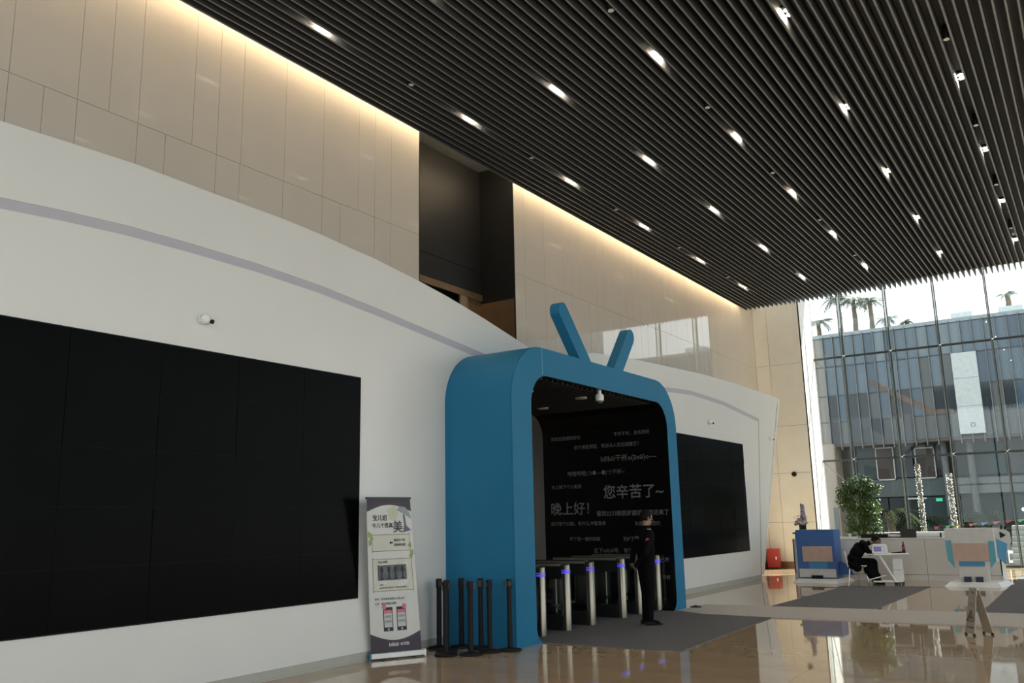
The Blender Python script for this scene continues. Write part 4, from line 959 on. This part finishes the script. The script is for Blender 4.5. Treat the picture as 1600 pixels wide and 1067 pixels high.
M_wf = mat('window_white', (.36, .37, .36), .5); M_low = mat('pane_low', (.012, .018, .019), .12, spec=.2); M_warm = mat('pane_warm', (.04, .030, .024), .4, spec=.2); M_teal = mat('pane_teal', (.026, .042, .044), .2, spec=.2)
for x0, x1, z0, z1, m_ in ((-9.1, -8.26, 3.04, 4.63, M_warm), (-7.33, -6.45, 3.05, 4.52, M_warm)):
    w = obj('window_frame', MB().box(BX(x0), BX(x1), .9, .98, z0, z0 + .06).box(BX(x0), BX(x1), .9, .98, z1 - .05, z1).box(BX(x0), BX(x0) + .05, .9, .98, z0, z1).box(BX(x1) - .05, BX(x1), .9, .98, z0, z1), M_wf, bd); obj('pane', MB().box(BX(x0), BX(x1), .95, 1.0, z0, z1), m_, w)
for k_ in range(18):
    x0 = -11.3 + k_ * 1.3
    obj('ground_pane', MB().box(BX(x0), BX(x0 + 1.24), 1.05, 1.1, 0, 2.2), M_low if k_ % 3 else M_teal, bd); obj('ground_pane', MB().box(BX(x0), BX(x0 + 1.24), 1.05, 1.1, 3.15, 4.7), [M_low, M_teal, MATS['core_dark'], M_low][k_ % 4], bd)
obj('canopy_band', MB().box(BX(-11.3), BX(-5.7), 1.0, 1.15, 2.25, 3.1), mat('band_teal', (.04, .056, .058), .4), bd); obj('canopy_band', MB().box(BX(-5.6), BX(12), .8, 1.15, 2.3, 3.02), mat('band_grey', (.09, .10, .10), .4), bd)
for x0 in (-6.0, -4.9, -2.6, .5, 3.5): obj('column', MB().lathe([(.16, 0), (.16, 4.75)], (BX(x0), .6, 0), 14), mat('column_grey', (.06, .064, .064), .5), bd)
obj('door_frame', MB().box(BX(-7.95), BX(-7.88), .9, 1.0, 0, 4.6).box(BX(-7.95), BX(-7.0), .9, 1.0, 2.1, 2.18), M_wf, bd)
for x0, w in ((-5.0, .9), (-3.0, 1.0), (0.5, 1.2)): obj('roof_unit', MB().box(BX(x0), BX(x0 + w), .6, 1.6, 10.2, 10.75), mat('roof_unit', (.46, .52, .53), .5), bd)
obj('glass_rail', MB().box(BX(-10.6), BX(-7.6), .35, .37, 10.38, 11.1), M_glass, bd)
es = obj('exit_sign', MB().box(BX(-6.62), BX(-6.35), .98, 1.04, 1.98, 2.12), mat('exit_green', (.05, .35, .2), .4, emit=(.05, .5, .28), estr=.5), bd)
# ---- palms
def frond(mb, o, a, L, droop, n=12, w=.05):
    d = V((math.cos(a), math.sin(a), 0)); pr = None
    for i in range(n + 1):
        t = i / n; p = V(o) + d * L * (t - .12 * t * t) + V((0, 0, L * (.55 * t - droop * t * t)))
        if pr is not None:
            tg = (p - pr).normalized(); s = tg.cross(V((0, 0, 1))).normalized()
            ll = L * .34 * math.sin(math.pi * min(1, .12 + t * .86)) + .02
            for sg_ in (-1, 1):
                q = p + (s * sg_ * .8 + tg * .55 - V((0, 0, .35))).normalized() * ll; n0 = len(mb.v)
                mb.v += [tuple(pr), tuple(p), tuple(q)]; mb.f.append((n0, n0 + 1, n0 + 2))
        pr = p
def palm(x, y, z0, h, L, label, nf=16, tr=.11, lights=False, group=None, m=None):
    r = empty('palm_tree', (x, y, z0)); tag(r, label, 'palm', group)
    obj('trunk', MB().tube([(0, 0, 0), (.03, 0, h * .5), (0, 0, h)], [tr * 1.2, tr, tr * .85], 10), M_trunk, r)
    mb = MB()
    for i in range(nf): frond(mb, (0, 0, h), i * 2.4 + random.uniform(-.2, .2), L * random.uniform(.8, 1.1), random.uniform(.45, 1.15), 10)
    tag(obj('fronds', mb, m or mat('palm_green', (.018, .026, .013), .8, spec=.02, var=.3), r), kind='stuff')
    if lights:
        lb = MB(); n = 150
        for i in range(n):
            t = i / n; a = t * 75; R_ = tr * (1.12 - .2 * t) + .01; lb.ball((R_ * math.cos(a) + random.uniform(-.005, .005), R_ * math.sin(a), h * .98 * t), .017, seg=5, rings=4)
        tag(obj('string_lights', lb, mat('bulb_white', (.9, .95, 1), .3, emit=(.85, .92, 1.0), estr=1.1), r), kind='stuff')
def lit_post(x, y, h, label):
    r = empty('garden_post', (x, y, -.02)); tag(r, label, 'post', 'posts wrapped in string lights')
    obj('post', MB().tube([(0, 0, 0), (0, 0, h)], [.085, .075], 12), M_trunk, r)
    lb = MB()
    for i in range(330):
        a = random.uniform(0, 6.283); z = random.uniform(.1, h); lb.ball((.088 * math.cos(a), .088 * math.sin(a), z), .012, seg=5, rings=4)
    tag(obj('string_lights', lb, mat('bulb_white', (.9, .95, 1), .3, emit=(.85, .92, 1.0), estr=1.0), r), kind='stuff')
lit_post(-5.07, 32, 3.1, 'slender post wrapped in white string lights, left of the two outside')
lit_post(-4.14, 32, 2.75, 'slender post wrapped in white string lights, right of the two outside')
palm(-6.0, 31.6, 0, 1.5, 1.15, 'short bushy palm outside the glass beside the fig', 22, .13, m=mat('palm_olive', (.022, .027, .013), .8, spec=.02, var=.3))
palm(-3.6, 33.5, 0, 1.3, 1.3, 'dark low palm outside the glass right of the lit trunks', 22, .13)
palm(-5.6, 33.5, 0, 1.2, 1.2, 'dark low palm outside behind the lit trunks', 20, .13)
mh = mat('palm_hazy', (.20, .23, .20), .7, var=.2)  # paler frond colour carries the glare washing over the roofline
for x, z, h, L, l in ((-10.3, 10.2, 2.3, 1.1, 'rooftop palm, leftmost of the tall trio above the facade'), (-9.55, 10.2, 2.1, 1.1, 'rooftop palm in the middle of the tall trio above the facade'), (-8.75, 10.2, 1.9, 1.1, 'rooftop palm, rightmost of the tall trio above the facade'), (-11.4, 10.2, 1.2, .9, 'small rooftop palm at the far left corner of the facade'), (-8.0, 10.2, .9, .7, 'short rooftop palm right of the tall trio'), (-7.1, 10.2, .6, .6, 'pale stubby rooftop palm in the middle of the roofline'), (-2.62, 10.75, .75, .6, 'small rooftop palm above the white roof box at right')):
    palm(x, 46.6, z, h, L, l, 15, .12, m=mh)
# ---- bunting
bu = empty('bunting', (-4.8, 31.5, 0)); tag(bu, 'string of coloured pennant flags stretched outside the glass', 'bunting')
obj('cord', MB().tube([(0, 0, 1.02), (1.4, 0, 1.10), (2.8, 0, 1.22), (5.0, 0, 1.3)], .006, 5), M_black, bu)
fc = [(.40, .05, .06), (.12, .38, .14), (.55, .42, .08), (.55, .18, .18), (.10, .18, .40), (.45, .08, .12)]
for i in range(14):
    x = .1 + i * .34; z = 1.03 + .075 * x; up = random.choice([-1, -1, -1, 1]); a = .17; 
    obj('flag', MB().prism([(x, z), (x + .22, z + .01), (x + .09 + .05 * up, z + up * a * (.5 if up < 0 else .9))], -.003, .003, 'y'), mat('flag_%d' % (i % 6), fc[i % 6], .6), bu)
gl2 = empty('globe_lamp', (-2.08, 31.0, 0)); tag(gl2, 'white globe lamp outside the glass at the right edge', 'lamp')
obj('post', MB().tube([(0, 0, -.02), (0, 0, 1.46)], .02, 8), M_black, gl2); obj('globe', MB().ball((0, 0, 1.52), .055), mat('globe_white', (.9, .9, .88), .4, emit=(1, .97, .9), estr=1.5), gl2)

# ---- pale steps outside and the rubber stop at the gateway's foot
stp = empty('garden_steps', (-1.2, 29.2, -.02)); tag(stp, 'pale stone steps outside the glass at the right edge', 'steps')
for i in range(7): obj('step', MB().box(-1.2, 1.4, i * .16, 1.4, i * .155, i * .155 + .15), mat('step_stone', (.40, .41, .40), .6, var=.08), stp)
ds = empty('door_stop', (-6.02, 14.62, 0)); tag(ds, 'flat black rubber disc on the floor at the right foot of the gateway', 'door stop')
obj('disc', MB().lathe([(.10, 0), (.10, .014), (.085, .03)], seg=20), M_blackm, ds); obj('grip', MB().lathe([(.03, .03), (.025, .045)], seg=12), M_blackm, ds)

# ================================================================== to metres
for me in bpy.data.meshes: me.transform(Matrix.Scale(K, 4))
for o in scene.objects:
    if o.type in {'MESH', 'EMPTY'}: o.location = o.location * K
